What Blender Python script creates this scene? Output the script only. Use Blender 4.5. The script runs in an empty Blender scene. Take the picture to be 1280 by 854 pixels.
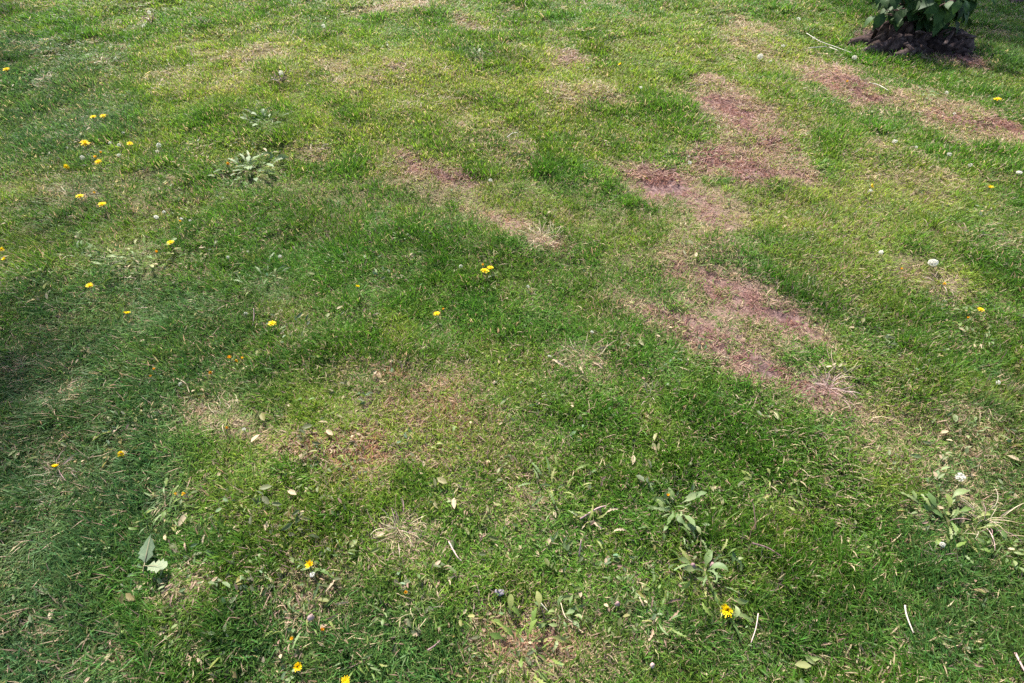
import bpy, bmesh, math, random
import numpy as np
from mathutils import Vector, Matrix, Euler

R = math.radians
random.seed(7)
rng = np.random.default_rng(11)
sc = bpy.context.scene
COL = sc.collection

# ------------------------------------------------------------------ camera
CAM_H, PITCH, FPX = 1.55, 45.0, 711.0          # eye height (m), degrees below horizontal, focal length in photo pixels
cam = bpy.data.cameras.new('camera')
cam.sensor_width = 36.0
cam.lens = 36.0 * FPX / 1280.0
cam.clip_start = 0.02
cam.clip_end = 1000
camo = bpy.data.objects.new('camera', cam)
camo.location = (0, 0, CAM_H)
camo.rotation_euler = (R(90 - PITCH), 0, 0)
COL.objects.link(camo)
sc.camera = camo

# ------------------------------------------------------------------ sky and sun
SUN_EL, SUN_AZ = 48.0, -22.0                   # azimuth from +Y, positive to the right
world = bpy.data.worlds.new('World')
sc.world = world
world.use_nodes = True
wn, wl = world.node_tree.nodes, world.node_tree.links
bg = wn['Background']
sky = wn.new('ShaderNodeTexSky')
sky.sky_type = 'NISHITA'
sky.sun_disc = False
sky.sun_elevation = R(SUN_EL)
sky.sun_rotation = R(SUN_AZ)
sky.dust_density = 2.0
wl.new(sky.outputs[0], bg.inputs[0])
bg.inputs[1].default_value = 0.12
sl = bpy.data.lights.new('sun', 'SUN')
sl.energy = 4.7
sl.angle = R(2.5)
sl.color = (1.0, 0.95, 0.87)
so = bpy.data.objects.new('sun', sl)
d = Vector((math.sin(R(SUN_AZ)) * math.cos(R(SUN_EL)), math.cos(R(SUN_AZ)) * math.cos(R(SUN_EL)), math.sin(R(SUN_EL))))
so.rotation_euler = d.to_track_quat('Z', 'Y').to_euler()
so.location = d * 30
COL.objects.link(so)
vs = sc.view_settings
vs.view_transform = 'Standard'
vs.look = 'None'
vs.exposure = 1.5
vs.gamma = 1.0
sc.cycles.max_bounces = 4
sc.cycles.diffuse_bounces = 2
sc.cycles.glossy_bounces = 2
sc.cycles.transmission_bounces = 2
sc.cycles.use_denoising = False
sc.cycles.debug_use_spatial_splits = True
sc.cycles.caustics_reflective = False
sc.cycles.caustics_refractive = False

# ------------------------------------------------------------------ noise and the lie of the land
def _hash(ix, iy, s):
    h = (ix.astype(np.int64) * 374761393 + iy.astype(np.int64) * 668265263 + s * 1442695041) & 0xFFFFFFFF
    h = ((h ^ (h >> 13)) * 1274126177) & 0xFFFFFFFF
    return ((h ^ (h >> 16)) & 0xFFFF) / 65535.0

def vnoise(x, y, s=0):
    x = np.asarray(x, float); y = np.asarray(y, float)
    ix, iy = np.floor(x), np.floor(y)
    fx, fy = x - ix, y - iy
    fx = fx * fx * (3 - 2 * fx); fy = fy * fy * (3 - 2 * fy)
    a, b = _hash(ix, iy, s), _hash(ix + 1, iy, s)
    c, e = _hash(ix, iy + 1, s), _hash(ix + 1, iy + 1, s)
    return (a * (1 - fx) + b * fx) * (1 - fy) + (c * (1 - fx) + e * fx) * fy

def fbm(x, y, sc_, s=0, o=3):                   # about -1 .. 1
    t, amp, n = 0, 1.0, 0.0
    for k in range(o):
        t = t + amp * (vnoise(np.asarray(x) / sc_ * 2 ** k + 13.7 * k, np.asarray(y) / sc_ * 2 ** k - 7.1 * k, s + k) * 2 - 1)
        n += amp; amp *= 0.5
    return t / n * 1.5

def height(x, y):
    return 0.036 * fbm(x, y, 1.1, 3, 2) + 0.018 * fbm(x, y, 0.36, 9, 2) + 0.007 * fbm(x, y, 0.13, 15, 2)

cp, sp = math.cos(R(PITCH)), math.sin(R(PITCH))
def at(u, v):                                   # the point of the lawn that the photograph shows at pixel u, v
    a, b = (u - 640) / FPX, (427 - v) / FPX
    dx, dy, dz = a, cp + b * sp, -sp + b * cp
    z = 0.0
    for _ in range(5):
        t = (z - CAM_H) / dz
        z = float(height(dx * t, dy * t))
    t = (z - CAM_H) / dz
    return Vector((dx * t, dy * t, z))

def ppm(v):                                     # photo pixels per metre across the view on the lawn at row v
    return FPX * sp * (1 + (v - 427) / FPX * cp / sp) / CAM_H

def sstep(a, b, x):
    t = np.clip((x - a) / (b - a), 0, 1)
    return t * t * (3 - 2 * t)

class Patch:                                    # a ragged oval on the ground
    def __init__(s, u, v, au, av, bu, bv, k=1.0, soft=0.65):
        c, a, b = at(u, v), at(u + au, v + av), at(u + bu, v + bv)
        s.c = (c.x, c.y)
        M = np.array([[a.x - c.x, b.x - c.x], [a.y - c.y, b.y - c.y]])
        s.inv = np.linalg.inv(M); s.k = k; s.soft = soft
    def mask(s, x, y, wob):
        px, py = x - s.c[0], y - s.c[1]
        q = np.hypot(s.inv[0, 0] * px + s.inv[0, 1] * py, s.inv[1, 0] * px + s.inv[1, 1] * py)
        q = q + wob
        return s.k * sstep(1.3, 1.3 - s.soft, q)

def field(plist, x, y):
    wob = 0.28 * fbm(x, y, 0.20, 21, 2) + 0.26 * fbm(x, y, 0.06, 31, 2)
    m = np.zeros_like(x)
    for p in plist:
        m = np.maximum(m, p.mask(x, y, wob))
    return m

P = Patch
DEAD = [P(542, 214, 56, 17, 3, 17), P(520, 222, 70, 26, 0, 24, .35), P(638, 277, 48, 24, -4, 13, .85), P(682, 303, 24, 6, 0, 10, .8),
        P(822, 229, 52, 12, 0, 24), P(930, 207, 76, 15, 0, 24), P(915, 140, 75, 34, -8, 32, .95), P(985, 205, 40, 14, 0, 18, .8),
        P(1048, 106, 62, 26, -6, 24, .95), P(1195, 148, 95, 30, 0, 30, .72), P(885, 262, 30, 34, 30, -10, .75), P(870, 300, 60, 20, 0, 40, .45),
        P(920, 374, 112, 50, -12, 24, 1), P(912, 436, 145, 76, -12, 24, 1), P(915, 408, 95, 50, -12, 34, .72), P(1020, 490, 46, 24, -14, 20, 1),
        P(445, 562, 115, 10, 0, 38, .86), P(520, 505, 125, 30, 0, 62, .46), P(480, 465, 40, 10, 0, 16, .6), P(620, 560, 110, 20, 0, 60, .28),
        P(590, 35, 24, 6, 0, 7, .8), P(716, 72, 28, 2, 0, 9, .9), P(500, 8, 60, 0, 0, 8, .7), P(500, 81, 26, 5, 0, 9, .75),
        P(745, 118, 62, 10, 0, 16, .55), P(620, 180, 60, 20, 0, 30, .35), P(325, 64, 34, 4, 0, 14, .5), P(290, 72, 50, 4, 0, 9, .35),
        P(150, 822, 22, 22, 16, -6, .75), P(55, 790, 30, 20, 12, -10, .6), P(60, 575, 22, 10, 0, 14, .5), P(70, 845, 30, 10, 0, 12, .7),
        P(940, 34, 44, 8, 0, 8, .7), P(940, 62, 50, 14, 0, 12, .5), P(665, 800, 90, 10, 0, 50, .5), P(1160, 350, 60, 10, 0, 22, .45),
        P(235, 735, 50, -14, 0, 26, .55), P(280, 525, 46, 8, 0, 26, .5), P(1170, 60, 60, 14, 0, 20, .8), P(1235, 40, 24, 4, 0, 7, .6),
        P(415, 80, 24, 3, 0, 10, .5), P(395, 195, 26, 4, 0, 12, .55), P(440, 100, 60, 6, 0, 10, .25), P(1150, 560, 120, 30, 0, 60, .34),
        P(1240, 300, 40, 8, 0, 14, .4), P(730, 455, 45, 8, 0, 18, .35), P(510, 680, 40, 10, 0, 24, .4), P(370, 740, 60, 0, 0, 40, .25),
        P(70, 240, 40, 6, 0, 10, .2), P(60, 480, 60, 10, 0, 30, .3), P(250, 100, 70, 6, 0, 18, .25), P(1000, 560, 60, 60, 20, -6, .2),
        P(1130, 210, 80, 30, 0, 30, .25)]
BARE = [P(545, 216, 38, 11, 2, 8, .85), P(825, 230, 30, 6, 0, 12, .95), P(930, 207, 50, 12, 0, 11, 1), P(918, 148, 40, 24, -4, 10, .8),
        P(985, 172, 16, 8, 0, 7, .8), P(1070, 112, 34, 16, -4, 12, .65), P(1200, 150, 40, 14, 0, 10, .5), P(1255, 158, 34, 10, 0, 9, .7),
        P(985, 400, 30, 14, -4, 11, .95), P(915, 370, 70, 32, -6, 12, .6), P(900, 428, 90, 46, -6, 10, .5), P(960, 462, 40, 24, -8, 14, .85), P(1005, 488, 30, 16, -6, 9, .9),
        P(840, 340, 16, 6, 0, 8, .6), P(840, 393, 36, 18, -4, 8, .6), P(455, 562, 56, 5, 0, 15, .6), P(520, 497, 26, 6, 0, 10, .5), P(1130, 52, 70, 8, 0, 18, .9),
        P(1190, 66, 34, 8, 0, 10, .8), P(665, 795, 36, 4, 0, 22, .5), P(150, 822, 12, 12, 8, -3, .6), P(716, 72, 16, 1, 0, 4, .6), P(895, 205, 20, 8, 0, 8, .7),
        P(545, 213, 60, 16, 0, 5, .5), P(885, 265, 16, 22, 14, -4, .4)]
RUST = [P(440, 562, 100, 10, 0, 36), P(485, 468, 36, 8, 0, 16), P(530, 515, 110, 24, 0, 50, .8), P(660, 800, 70, 6, 0, 34, .6), P(640, 276, 60, 26, -8, 24, .5)]
LUSH = [P(830, 140, 62, 14, -10, 24), P(940, 352, 84, 36, -10, 18, .9), P(950, 560, 120, 60, -30, 34), P(322, 332, 52, 0, 0, 26, 1), P(290, 150, 80, 0, 0, 24, .7),
        P(1255, 320, 60, 30, 0, 46, 1), P(565, 170, 60, 4, 0, 24, .7), P(600, 70, 60, 8, 0, 20, .7), P(1130, 760, 190, 40, 0, 110, .8), P(400, 300, 150, 20, 0, 60, .55),
        P(560, 340, 120, 30, 0, 60, .6), P(640, 400, 140, 20, 0, 60, .4), P(1110, 50, 50, 6, 0, 8, .5), P(780, 560, 90, 40, 0, 60, .5), P(910, 320, 50, 16, 0, 20, .7), P(720, 230, 60, 20, 0, 26, .5),
        P(100, 790, 140, -30, 0, 70, .7), P(480, 800, 80, 10, 0, 60, .5), P(250, 470, 160, 0, 0, 70, .4), P(1080, 70, 60, 10, 0, 14, .7), P(850, 620, 120, 40, 0, 60, .5), P(1230, 70, 60, 8, 0, 16, .7)]
LIGHT = [P(450, 90, 300, 0, 0, 70, .8), P(300, 70, 120, 0, 0, 34, .8), P(620, 120, 260, 10, 0, 60, .8), P(880, 60, 160, 20, 0, 50, .6), P(1130, 240, 90, 20, 0, 22, .9),
         P(1000, 260, 140, 30, 0, 40, .5), P(520, 190, 120, 20, 0, 40, .6), P(640, 250, 90, 30, 0, 30, .6), P(450, 540, 220, 20, 0, 90, .55), P(900, 100, 80, 14, 0, 14, .7),
         P(1160, 340, 90, 16, 0, 30, .4), P(180, 320, 70, 20, 0, 30, .5), P(960, 280, 80, 20, 0, 30, .6), P(720, 290, 90, 20, 0, 30, .4), P(380, 620, 120, 20, 0, 60, .3)]
DIM_BLUE = [P(60, 600, 180, 0, 0, 320, .9), P(40, 120, 130, 0, 0, 120, .8), P(160, 420, 180, 0, 0, 160, .6), P(1260, 640, 130, 0, 0, 240, .6), P(380, 800, 240, 0, 0, 90, .6), P(1250, 60, 60, 0, 0, 60, .5),  # darker bluish grass, mostly along the edges: dimness painted into the blade colour
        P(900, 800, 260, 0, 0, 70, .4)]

# where broad-leaved weeds press the grass down
WEEDY = [P(u, v, px, 0, 0, px * .62) for u, v, px in ((312, 214, 46), (880, 720, 56), (690, 615, 44), (735, 655, 36), (655, 812, 56), (840, 640, 46), (960, 622, 36), (1180, 655, 46), (820, 778, 40),
         (215, 642, 42), (385, 775, 44), (245, 722, 40), (190, 708, 30), (175, 330, 46), (338, 352, 38), (330, 156, 26), (597, 72, 20), (130, 82, 26), (1225, 655, 40), (500, 668, 40), (530, 750, 40), (285, 528, 40), (728, 452, 36), (1035, 488, 30), (675, 302, 30))]

# ------------------------------------------------------------------ material helpers
def new_mat(name):
    m = bpy.data.materials.new(name)
    m.use_nodes = True
    nt = m.node_tree
    b = nt.nodes['Principled BSDF']
    return m, nt, b, nt.nodes['Material Output']

def N(nt, t, **kw):
    n = nt.nodes.new(t)
    for k, v in kw.items():
        if k == 'op': n.operation = v
        else: setattr(n, k, v)
    return n

def mth(nt, op, a, b=None, clamp=False):
    n = nt.nodes.new('ShaderNodeMath'); n.operation = op; n.use_clamp = clamp
    for i, q in enumerate((a, b)):
        if q is None: continue
        if isinstance(q, (int, float)): n.inputs[i].default_value = q
        else: nt.links.new(q, n.inputs[i])
    return n.outputs[0]

def mixc(nt, f, a, b, mode='MIX'):
    n = nt.nodes.new('ShaderNodeMix'); n.data_type = 'RGBA'; n.blend_type = mode
    for i, q in ((0, f), (6, a), (7, b)):
        if isinstance(q, (int, float)): n.inputs[i].default_value = q
        elif isinstance(q, tuple): n.inputs[i].default_value = (*q, 1)
        else: nt.links.new(q, n.inputs[i])
    return n.outputs[2]

def ramp(nt, f, stops):
    n = nt.nodes.new('ShaderNodeValToRGB')
    e = n.color_ramp.elements
    while len(e) < len(stops): e.new(0.5)
    for q, (p, c) in zip(e, stops): q.position = p; q.color = (*c, 1)
    nt.links.new(f, n.inputs[0])
    return n.outputs[0]

def leafy(nt, bsdf, out, col, trans=0.35, rough=0.5, spec=0.35, bright=1.25):
    bsdf.inputs['Roughness'].default_value = rough
    bsdf.inputs['Specular IOR Level'].default_value = spec
    nt.links.new(col, bsdf.inputs['Base Color'])
    if trans > 0:
        tr = nt.nodes.new('ShaderNodeBsdfTranslucent')
        nt.links.new(mixc(nt, 1.0, col, (bright, bright, bright * .75), 'MULTIPLY'), tr.inputs[0])
        mx = nt.nodes.new('ShaderNodeMixShader'); mx.inputs[0].default_value = trans
        nt.links.new(bsdf.outputs[0], mx.inputs[1]); nt.links.new(tr.outputs[0], mx.inputs[2])
        nt.links.new(mx.outputs[0], out.inputs[0])

STRAW = [(0, (.30, .19, .15)), (.25, (.40, .28, .20)), (.5, (.52, .42, .27)), (.75, (.44, .36, .20)), (1, (.22, .16, .14))]
def grass_material(name, straw=STRAW, tint=False):
    m, nt, b, out = new_mat(name)
    ci = N(nt, 'ShaderNodeAttribute', attribute_type='INSTANCER', attribute_name='col')
    di = N(nt, 'ShaderNodeAttribute', attribute_type='INSTANCER', attribute_name='dead')
    bl = N(nt, 'ShaderNodeAttribute', attribute_type='GEOMETRY', attribute_name='blade')
    sx = N(nt, 'ShaderNodeSeparateXYZ'); nt.links.new(bl.outputs['Vector'], sx.inputs[0])
    r1, r2, t = sx.outputs
    v = mth(nt, 'ADD', mth(nt, 'MULTIPLY', r2, 0.9), 0.55)
    cv = N(nt, 'ShaderNodeCombineXYZ')
    nt.links.new(mth(nt, 'MULTIPLY', v, mth(nt, 'ADD', mth(nt, 'MULTIPLY', r1, 0.5), 0.75)), cv.inputs[0])
    nt.links.new(v, cv.inputs[1]); nt.links.new(v, cv.inputs[2])
    g = mixc(nt, 1.0, ci.outputs['Color'], cv.outputs[0], 'MULTIPLY')
    s = ramp(nt, r2, straw)
    if tint: s = mixc(nt, 1.0, s, ci.outputs['Color'], 'MULTIPLY')
    isd = mth(nt, 'LESS_THAN', r1, di.outputs['Fac'])
    basefac = mth(nt, 'MULTIPLY', mth(nt, 'SUBTRACT', 0.3, t, True), 1.6, True)
    g = mixc(nt, basefac, g, (.27, .23, .12))
    tip = mth(nt, 'MULTIPLY', mth(nt, 'GREATER_THAN', t, 0.9), 0.35)
    g = mixc(nt, tip, g, (.34, .32, .12))
    leafy(nt, b, out, mixc(nt, isd, g, s), 0.44, 0.5, 0.2)
    return m

M_GRASS = grass_material('grass_blades')
M_DEADG = grass_material('withered_grass', [(0, (.26, .155, .145)), (.25, (.36, .235, .19)), (.5, (.46, .34, .24)), (.8, (.40, .29, .22)), (1, (.16, .10, .105))], True)
M_COVER = grass_material('low_leaves')

def soil_material():
    m, nt, b, out = new_mat('lawn_soil')
    dead = N(nt, 'ShaderNodeAttribute', attribute_type='GEOMETRY', attribute_name='withered')
    bare = N(nt, 'ShaderNodeAttribute', attribute_type='GEOMETRY', attribute_name='bare')
    tc = N(nt, 'ShaderNodeTexCoord')
    n1 = N(nt, 'ShaderNodeTexNoise'); n1.inputs['Scale'].default_value = 55; n1.inputs['Detail'].default_value = 8
    n2 = N(nt, 'ShaderNodeTexNoise'); n2.inputs['Scale'].default_value = 9; n2.inputs['Detail'].default_value = 5
    n3 = N(nt, 'ShaderNodeTexNoise'); n3.inputs['Scale'].default_value = 260; n3.inputs['Detail'].default_value = 4
    for n in (n1, n2, n3): nt.links.new(tc.outputs['Object'], n.inputs['Vector'])
    soil = ramp(nt, n1.outputs[0], [(.3, (.045, .026, .027)), (.5, (.115, .07, .068)), (.72, (.24, .165, .15))])
    thatch = ramp(nt, n3.outputs[0], [(.3, (.07, .055, .035)), (.5, (.15, .12, .065)), (.7, (.27, .22, .13))])
    green = ramp(nt, n2.outputs[0], [(.3, (.05, .06, .022)), (.7, (.09, .095, .035))])
    c = mixc(nt, 0.5, thatch, green)
    c = mixc(nt, dead.outputs['Fac'], c, mixc(nt, .5, soil, (.24, .17, .12)))
    c = mixc(nt, bare.outputs['Fac'], c, soil)
    nt.links.new(c, b.inputs['Base Color'])
    b.inputs['Roughness'].default_value = 0.95
    b.inputs['Specular IOR Level'].default_value = 0.1
    bp = N(nt, 'ShaderNodeBump'); bp.inputs['Strength'].default_value = 0.8; bp.inputs['Distance'].default_value = 0.01
    nt.links.new(mth(nt, 'ADD', n1.outputs[0], mth(nt, 'MULTIPLY', n3.outputs[0], .5)), bp.inputs['Height'])
    nt.links.new(bp.outputs[0], b.inputs['Normal'])
    return m

# ------------------------------------------------------------------ object helpers
def tag(o, label, cat=None, group=None, kind=None):
    if label: o['label'] = label
    if cat: o['category'] = cat
    if group: o['group'] = group
    if kind: o['kind'] = kind
    return o

def empty(name, loc, rz=0.0, scale=1.0):
    o = bpy.data.objects.new(name, None)
    o.empty_display_size = 0.02
    o.location = loc; o.rotation_euler = (0, 0, rz); o.scale = (scale,) * 3
    COL.objects.link(o)
    return o

def mesh(name, verts, faces, mat, smooth=True, attrs=None):
    me = bpy.data.meshes.new(name)
    me.from_pydata([tuple(v) for v in verts], [], [tuple(f) for f in faces])
    if mat: me.materials.append(mat)
    if smooth: me.polygons.foreach_set('use_smooth', [True] * len(me.polygons))
    for k, (typ, dat) in (attrs or {}).items():
        a = me.attributes.new(k, typ, 'POINT')
        a.data.foreach_set('vector' if typ == 'FLOAT_VECTOR' else 'value', np.asarray(dat, np.float32).ravel())
    me.update()
    return me

def put(name, me, parent=None, loc=(0, 0, 0), rot=(0, 0, 0), scale=(1, 1, 1)):
    o = bpy.data.objects.new(name, me)
    o.location = loc; o.rotation_euler = rot
    o.scale = scale if not isinstance(scale, (int, float)) else (scale,) * 3
    if parent: o.parent = parent
    COL.objects.link(o)
    return o

# ------------------------------------------------------------------ the lawn's ground sheet
def build_ground():
    xs = np.concatenate([[-400, -150, -60, -25, -12], np.arange(-8, 8.001, 0.05), [12, 25, 60, 150, 400]])
    ys = np.concatenate([[-400, -150, -60, -20, -6, -3], np.arange(-1, 9.001, 0.04), np.arange(9.2, 15, .25), [20, 30, 60, 150, 400]])
    X, Y = np.meshgrid(xs, ys)
    x, y = X.ravel(), Y.ravel()
    fade = np.clip(1 - (np.maximum(np.abs(x) - 12, np.abs(y) - 14)) / 20, 0, 1)
    bare = field(BARE, x, y)
    z = height(x, y) * fade - 0.006 * bare + 0.004 * fbm(x, y, .09, 44, 2) * fade
    nx, ny = len(xs), len(ys)
    i = np.arange(nx * ny).reshape(ny, nx)
    f = np.stack([i[:-1, :-1], i[:-1, 1:], i[1:, 1:], i[1:, :-1]], -1).reshape(-1, 4)
    me = mesh('ground', np.stack([x, y, z], 1), f, soil_material(), True,
              {'withered': ('FLOAT', field(DEAD, x, y)), 'bare': ('FLOAT', bare)})
    o = put('ground', me)
    tag(o, 'uneven lawn soil showing purplish brown through the worn patches', None, None, 'structure')
build_ground()

# ------------------------------------------------------------------ grass tufts
def blades(n, rad, lmin, lmax, wmin, wmax, lean0, lean1, curl, bias=0.0, flat=0.0, seg=3):
    V, F, A = [], [], []
    for _ in range(n):
        r, a = rad * math.sqrt(random.random()), random.uniform(0, 2 * math.pi)
        p = Vector((r * math.cos(a), r * math.sin(a), -0.004))
        L = random.uniform(lmin, lmax) * (0.75 + 0.25 * random.random())
        w = random.uniform(wmin, wmax)
        az = random.gauss(0, 0.7) if random.random() < bias else random.uniform(0, 2 * math.pi)
        th = R(random.uniform(lean0, lean1))
        dth = R(random.uniform(0.3, 1.0) * curl) / seg
        tw = random.uniform(-.9, .9)
        r1, r2 = random.random(), random.random()
        b0 = len(V)
        if flat: p.z += random.random() * flat
        for k in range(seg + 1):
            t = k / seg
            side = Vector((-math.sin(az), math.cos(az), 0))
            dirv = Vector((math.cos(az) * math.sin(th), math.sin(az) * math.sin(th), math.cos(th)))
            nrm = dirv.cross(side)
            sd = (side * math.cos(tw) + nrm * math.sin(tw)) * w * (0.5 if k < seg else 0.0) * (1 - 0.35 * t * t)
            if k < seg:
                V += [p - sd, p + sd]; A += [(r1, r2, t)] * 2
            else:
                V.append(p.copy()); A.append((r1, r2, 1.0))
            if k < seg:
                p = p + dirv * (L / seg)
                th += dth
                az += random.gauss(0, .12) + (random.gauss(0, .4) if flat else 0)
                if flat: th = min(th, R(97)) 
        for k in range(seg - 1):
            q = b0 + 2 * k
            F.append((q, q + 1, q + 3, q + 2))
        q = b0 + 2 * (seg - 1)
        F.append((q, q + 1, q + 2))
    return V, F, A

def leaflets(n, rad, lmin, lmax, hmax):
    V, F, A = [], [], []
    for _ in range(n):
        r, a = rad * math.sqrt(random.random()), random.uniform(0, 6.283)
        c = Vector((r * math.cos(a), r * math.sin(a), random.uniform(.004, hmax)))
        L = random.uniform(lmin, lmax); w = L * random.uniform(.28, .48)
        rot = Euler((random.gauss(0, .5), random.gauss(-.1, .5), random.uniform(0, 6.283))).to_matrix()
        r1, r2 = random.random(), random.random()
        b0 = len(V)
        pts = [(-.5, 0, 0), (-.15, -.5, .08), (.25, -.42, .05), (.5, 0, -.08), (.25, .42, .05), (-.15, .5, .08), (0.05, 0, -.03)]
        for (x, y, z) in pts:
            V.append(c + rot @ Vector((x * L, y * w, z * L))); A.append((r1, r2, .5))
        for k in range(6): F.append((b0 + k, b0 + (k + 1) % 6, b0 + 6))
        s = Vector((c.x * .6, c.y * .6, -0.003)); q = len(V)
        V += [V[b0].copy(), s, s + Vector((.0014, 0, 0))]; A += [(r1, r2, .1)] * 3
        F.append((q, q + 1, q + 2))
    return V, F, A

TUFTS = {}
def proto(coll, key, vfa, mat):
    me = mesh(key, vfa[0], vfa[1], mat, True, {'blade': ('FLOAT_VECTOR', vfa[2])})
    o = bpy.data.objects.new(key, me)
    coll.objects.link(o)

cg = bpy.data.collections.new('grass_tufts')
kinds = {}
def add_kind(coll, k, count, fn, mat, store):
    store[k] = []
    for i in range(count):
        idx = sum(len(v) for v in store.values())
        store[k].append(idx)
        proto(coll, 'tuft_%03d' % idx, fn(), mat)
add_kind(cg, 'fine', 8, lambda: blades(28, .036, .024, .060, .0018, .0036, 8, 66, 60), M_GRASS, kinds)
add_kind(cg, 'lush', 6, lambda: blades(30, .034, .036, .074, .0020, .0040, 6, 56, 80, .3), M_GRASS, kinds)
add_kind(cg, 'comb', 5, lambda: blades(26, .036, .04, .088, .002, .0038, 35, 75, 45, .7), M_GRASS, kinds)
add_kind(cg, 'far', 6, lambda: blades(64, .07, .025, .055, .003, .0055, 8, 62, 55), M_GRASS, kinds)
add_kind(cg, 'farlush', 4, lambda: blades(64, .065, .045, .08, .0035, .006, 6, 50, 70, .4), M_GRASS, kinds)
cd = bpy.data.collections.new('withered_tufts')
dkinds = {}
add_kind(cd, 'mat', 8, lambda: blades(30, .038, .018, .050, .0012, .0028, 70, 94, 14, 0, .006), M_DEADG, dkinds)
add_kind(cd, 'stub', 5, lambda: blades(24, .034, .012, .034, .0014, .0028, 15, 80, 30), M_DEADG, dkinds)
add_kind(cd, 'farmat', 5, lambda: blades(60, .075, .025, .06, .0026, .005, 60, 92, 14, 0, .006), M_DEADG, dkinds)
cc = bpy.data.collections.new('cover_tufts')
ckinds = {}
add_kind(cc, 'leaf', 6, lambda: leaflets(12, .045, .010, .022, .026), M_COVER, ckinds)
add_kind(cc, 'bigleaf', 4, lambda: leaflets(7, .05, .018, .036, .03), M_COVER, ckinds)

def scatter(base, grow, ymax, seed):
    r = np.random.default_rng(seed)
    y = -0.35
    X, Y, S = [], [], []
    while y < ymax:
        dd = math.hypot(max(y, 0), CAM_H)
        s = base * max(1.0, dd / 1.9) ** grow
        lim = 0.92 * (max(y, 0) * cp + CAM_H * sp) + 0.85
        n = int(2 * lim / s)
        x = (np.arange(n) + r.random(n)) * s - lim
        X.append(x); Y.append(y + (r.random(n) - .5) * s * 1.3); S.append(np.full(n, s))
        y += s
    return np.concatenate(X), np.concatenate(Y), np.concatenate(S), r

def instancer(name, coll, x, y, kind, rot, scl, col, dead, label, cat):
    z = height(x, y)
    me = bpy.data.meshes.new(name)
    me.vertices.add(len(x))
    me.vertices.foreach_set('co', np.stack([x, y, z], 1).astype(np.float32).ravel())
    def attr(k, typ, dat, f):
        a = me.attributes.new(k, typ, 'POINT'); a.data.foreach_set(f, dat.ravel())
    attr('kind_index', 'INT', kind.astype(np.int32), 'value')
    attr('rot', 'FLOAT_VECTOR', rot.astype(np.float32), 'vector')
    attr('scl', 'FLOAT_VECTOR', scl.astype(np.float32), 'vector')
    attr('col', 'FLOAT_VECTOR', col.astype(np.float32), 'vector')
    attr('dead', 'FLOAT', dead.astype(np.float32), 'value')
    o = put(name, me)
    ng = bpy.data.node_groups.new(name, 'GeometryNodeTree')
    ng.interface.new_socket('Geometry', in_out='INPUT', socket_type='NodeSocketGeometry')
    ng.interface.new_socket('Geometry', in_out='OUTPUT', socket_type='NodeSocketGeometry')
    gi, go = ng.nodes.new('NodeGroupInput'), ng.nodes.new('NodeGroupOutput')
    ci = ng.nodes.new('GeometryNodeCollectionInfo')
    ci.inputs['Collection'].default_value = coll
    ci.inputs['Separate Children'].default_value = True
    ci.inputs['Reset Children'].default_value = True
    ip = ng.nodes.new('GeometryNodeInstanceOnPoints')
    ip.inputs['Pick Instance'].default_value = True
    def na(k, typ):
        n = ng.nodes.new('GeometryNodeInputNamedAttribute'); n.data_type = typ
        n.inputs['Name'].default_value = k
        return n.outputs['Attribute']
    L = ng.links.new
    L(gi.outputs[0], ip.inputs['Points']); L(ci.outputs[0], ip.inputs['Instance'])
    L(na('kind_index', 'INT'), ip.inputs['Instance Index'])
    er = ng.nodes.new('FunctionNodeEulerToRotation')
    L(na('rot', 'FLOAT_VECTOR'), er.inputs[0]); L(er.outputs[0], ip.inputs['Rotation'])
    L(na('scl', 'FLOAT_VECTOR'), ip.inputs['Scale'])
    L(ip.outputs[0], go.inputs[0])
    md = o.modifiers.new('tufts', 'NODES'); md.node_group = ng
    tag(o, label, cat, None, 'stuff')
    return o

def lerp(a, b, t):
    return a * (1 - t[:, None]) + np.asarray(b) * t[:, None]

def green(x, y, lush, light, dim_blue, r):
    n1, n2, n3 = fbm(x, y, .9, 60), fbm(x, y, .16, 61), fbm(x, y, .35, 62)
    c = np.tile(np.array([.082, .188, .019]), (len(x), 1))
    c = lerp(c, [.150, .228, .026], np.clip(.32 + .45 * n1 + .55 * n2, 0, 1))
    c = lerp(c, [.240, .315, .040], .85 * light)
    c = lerp(c, [.056, .155, .013], .8 * lush)
    c = lerp(c, [.054, .114, .044], np.clip(.80 * dim_blue + .20 * n3, 0, .85))
    return c * (1 + .22 * n3 + .16 * (r.random(len(x)) - .5))[:, None].clip(.5, 1.6)

def pick(r, store, names, p, n):
    out = np.zeros(n, int)
    return r.choice(np.array(sum([store[k] for k in names], [])), n)

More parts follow.
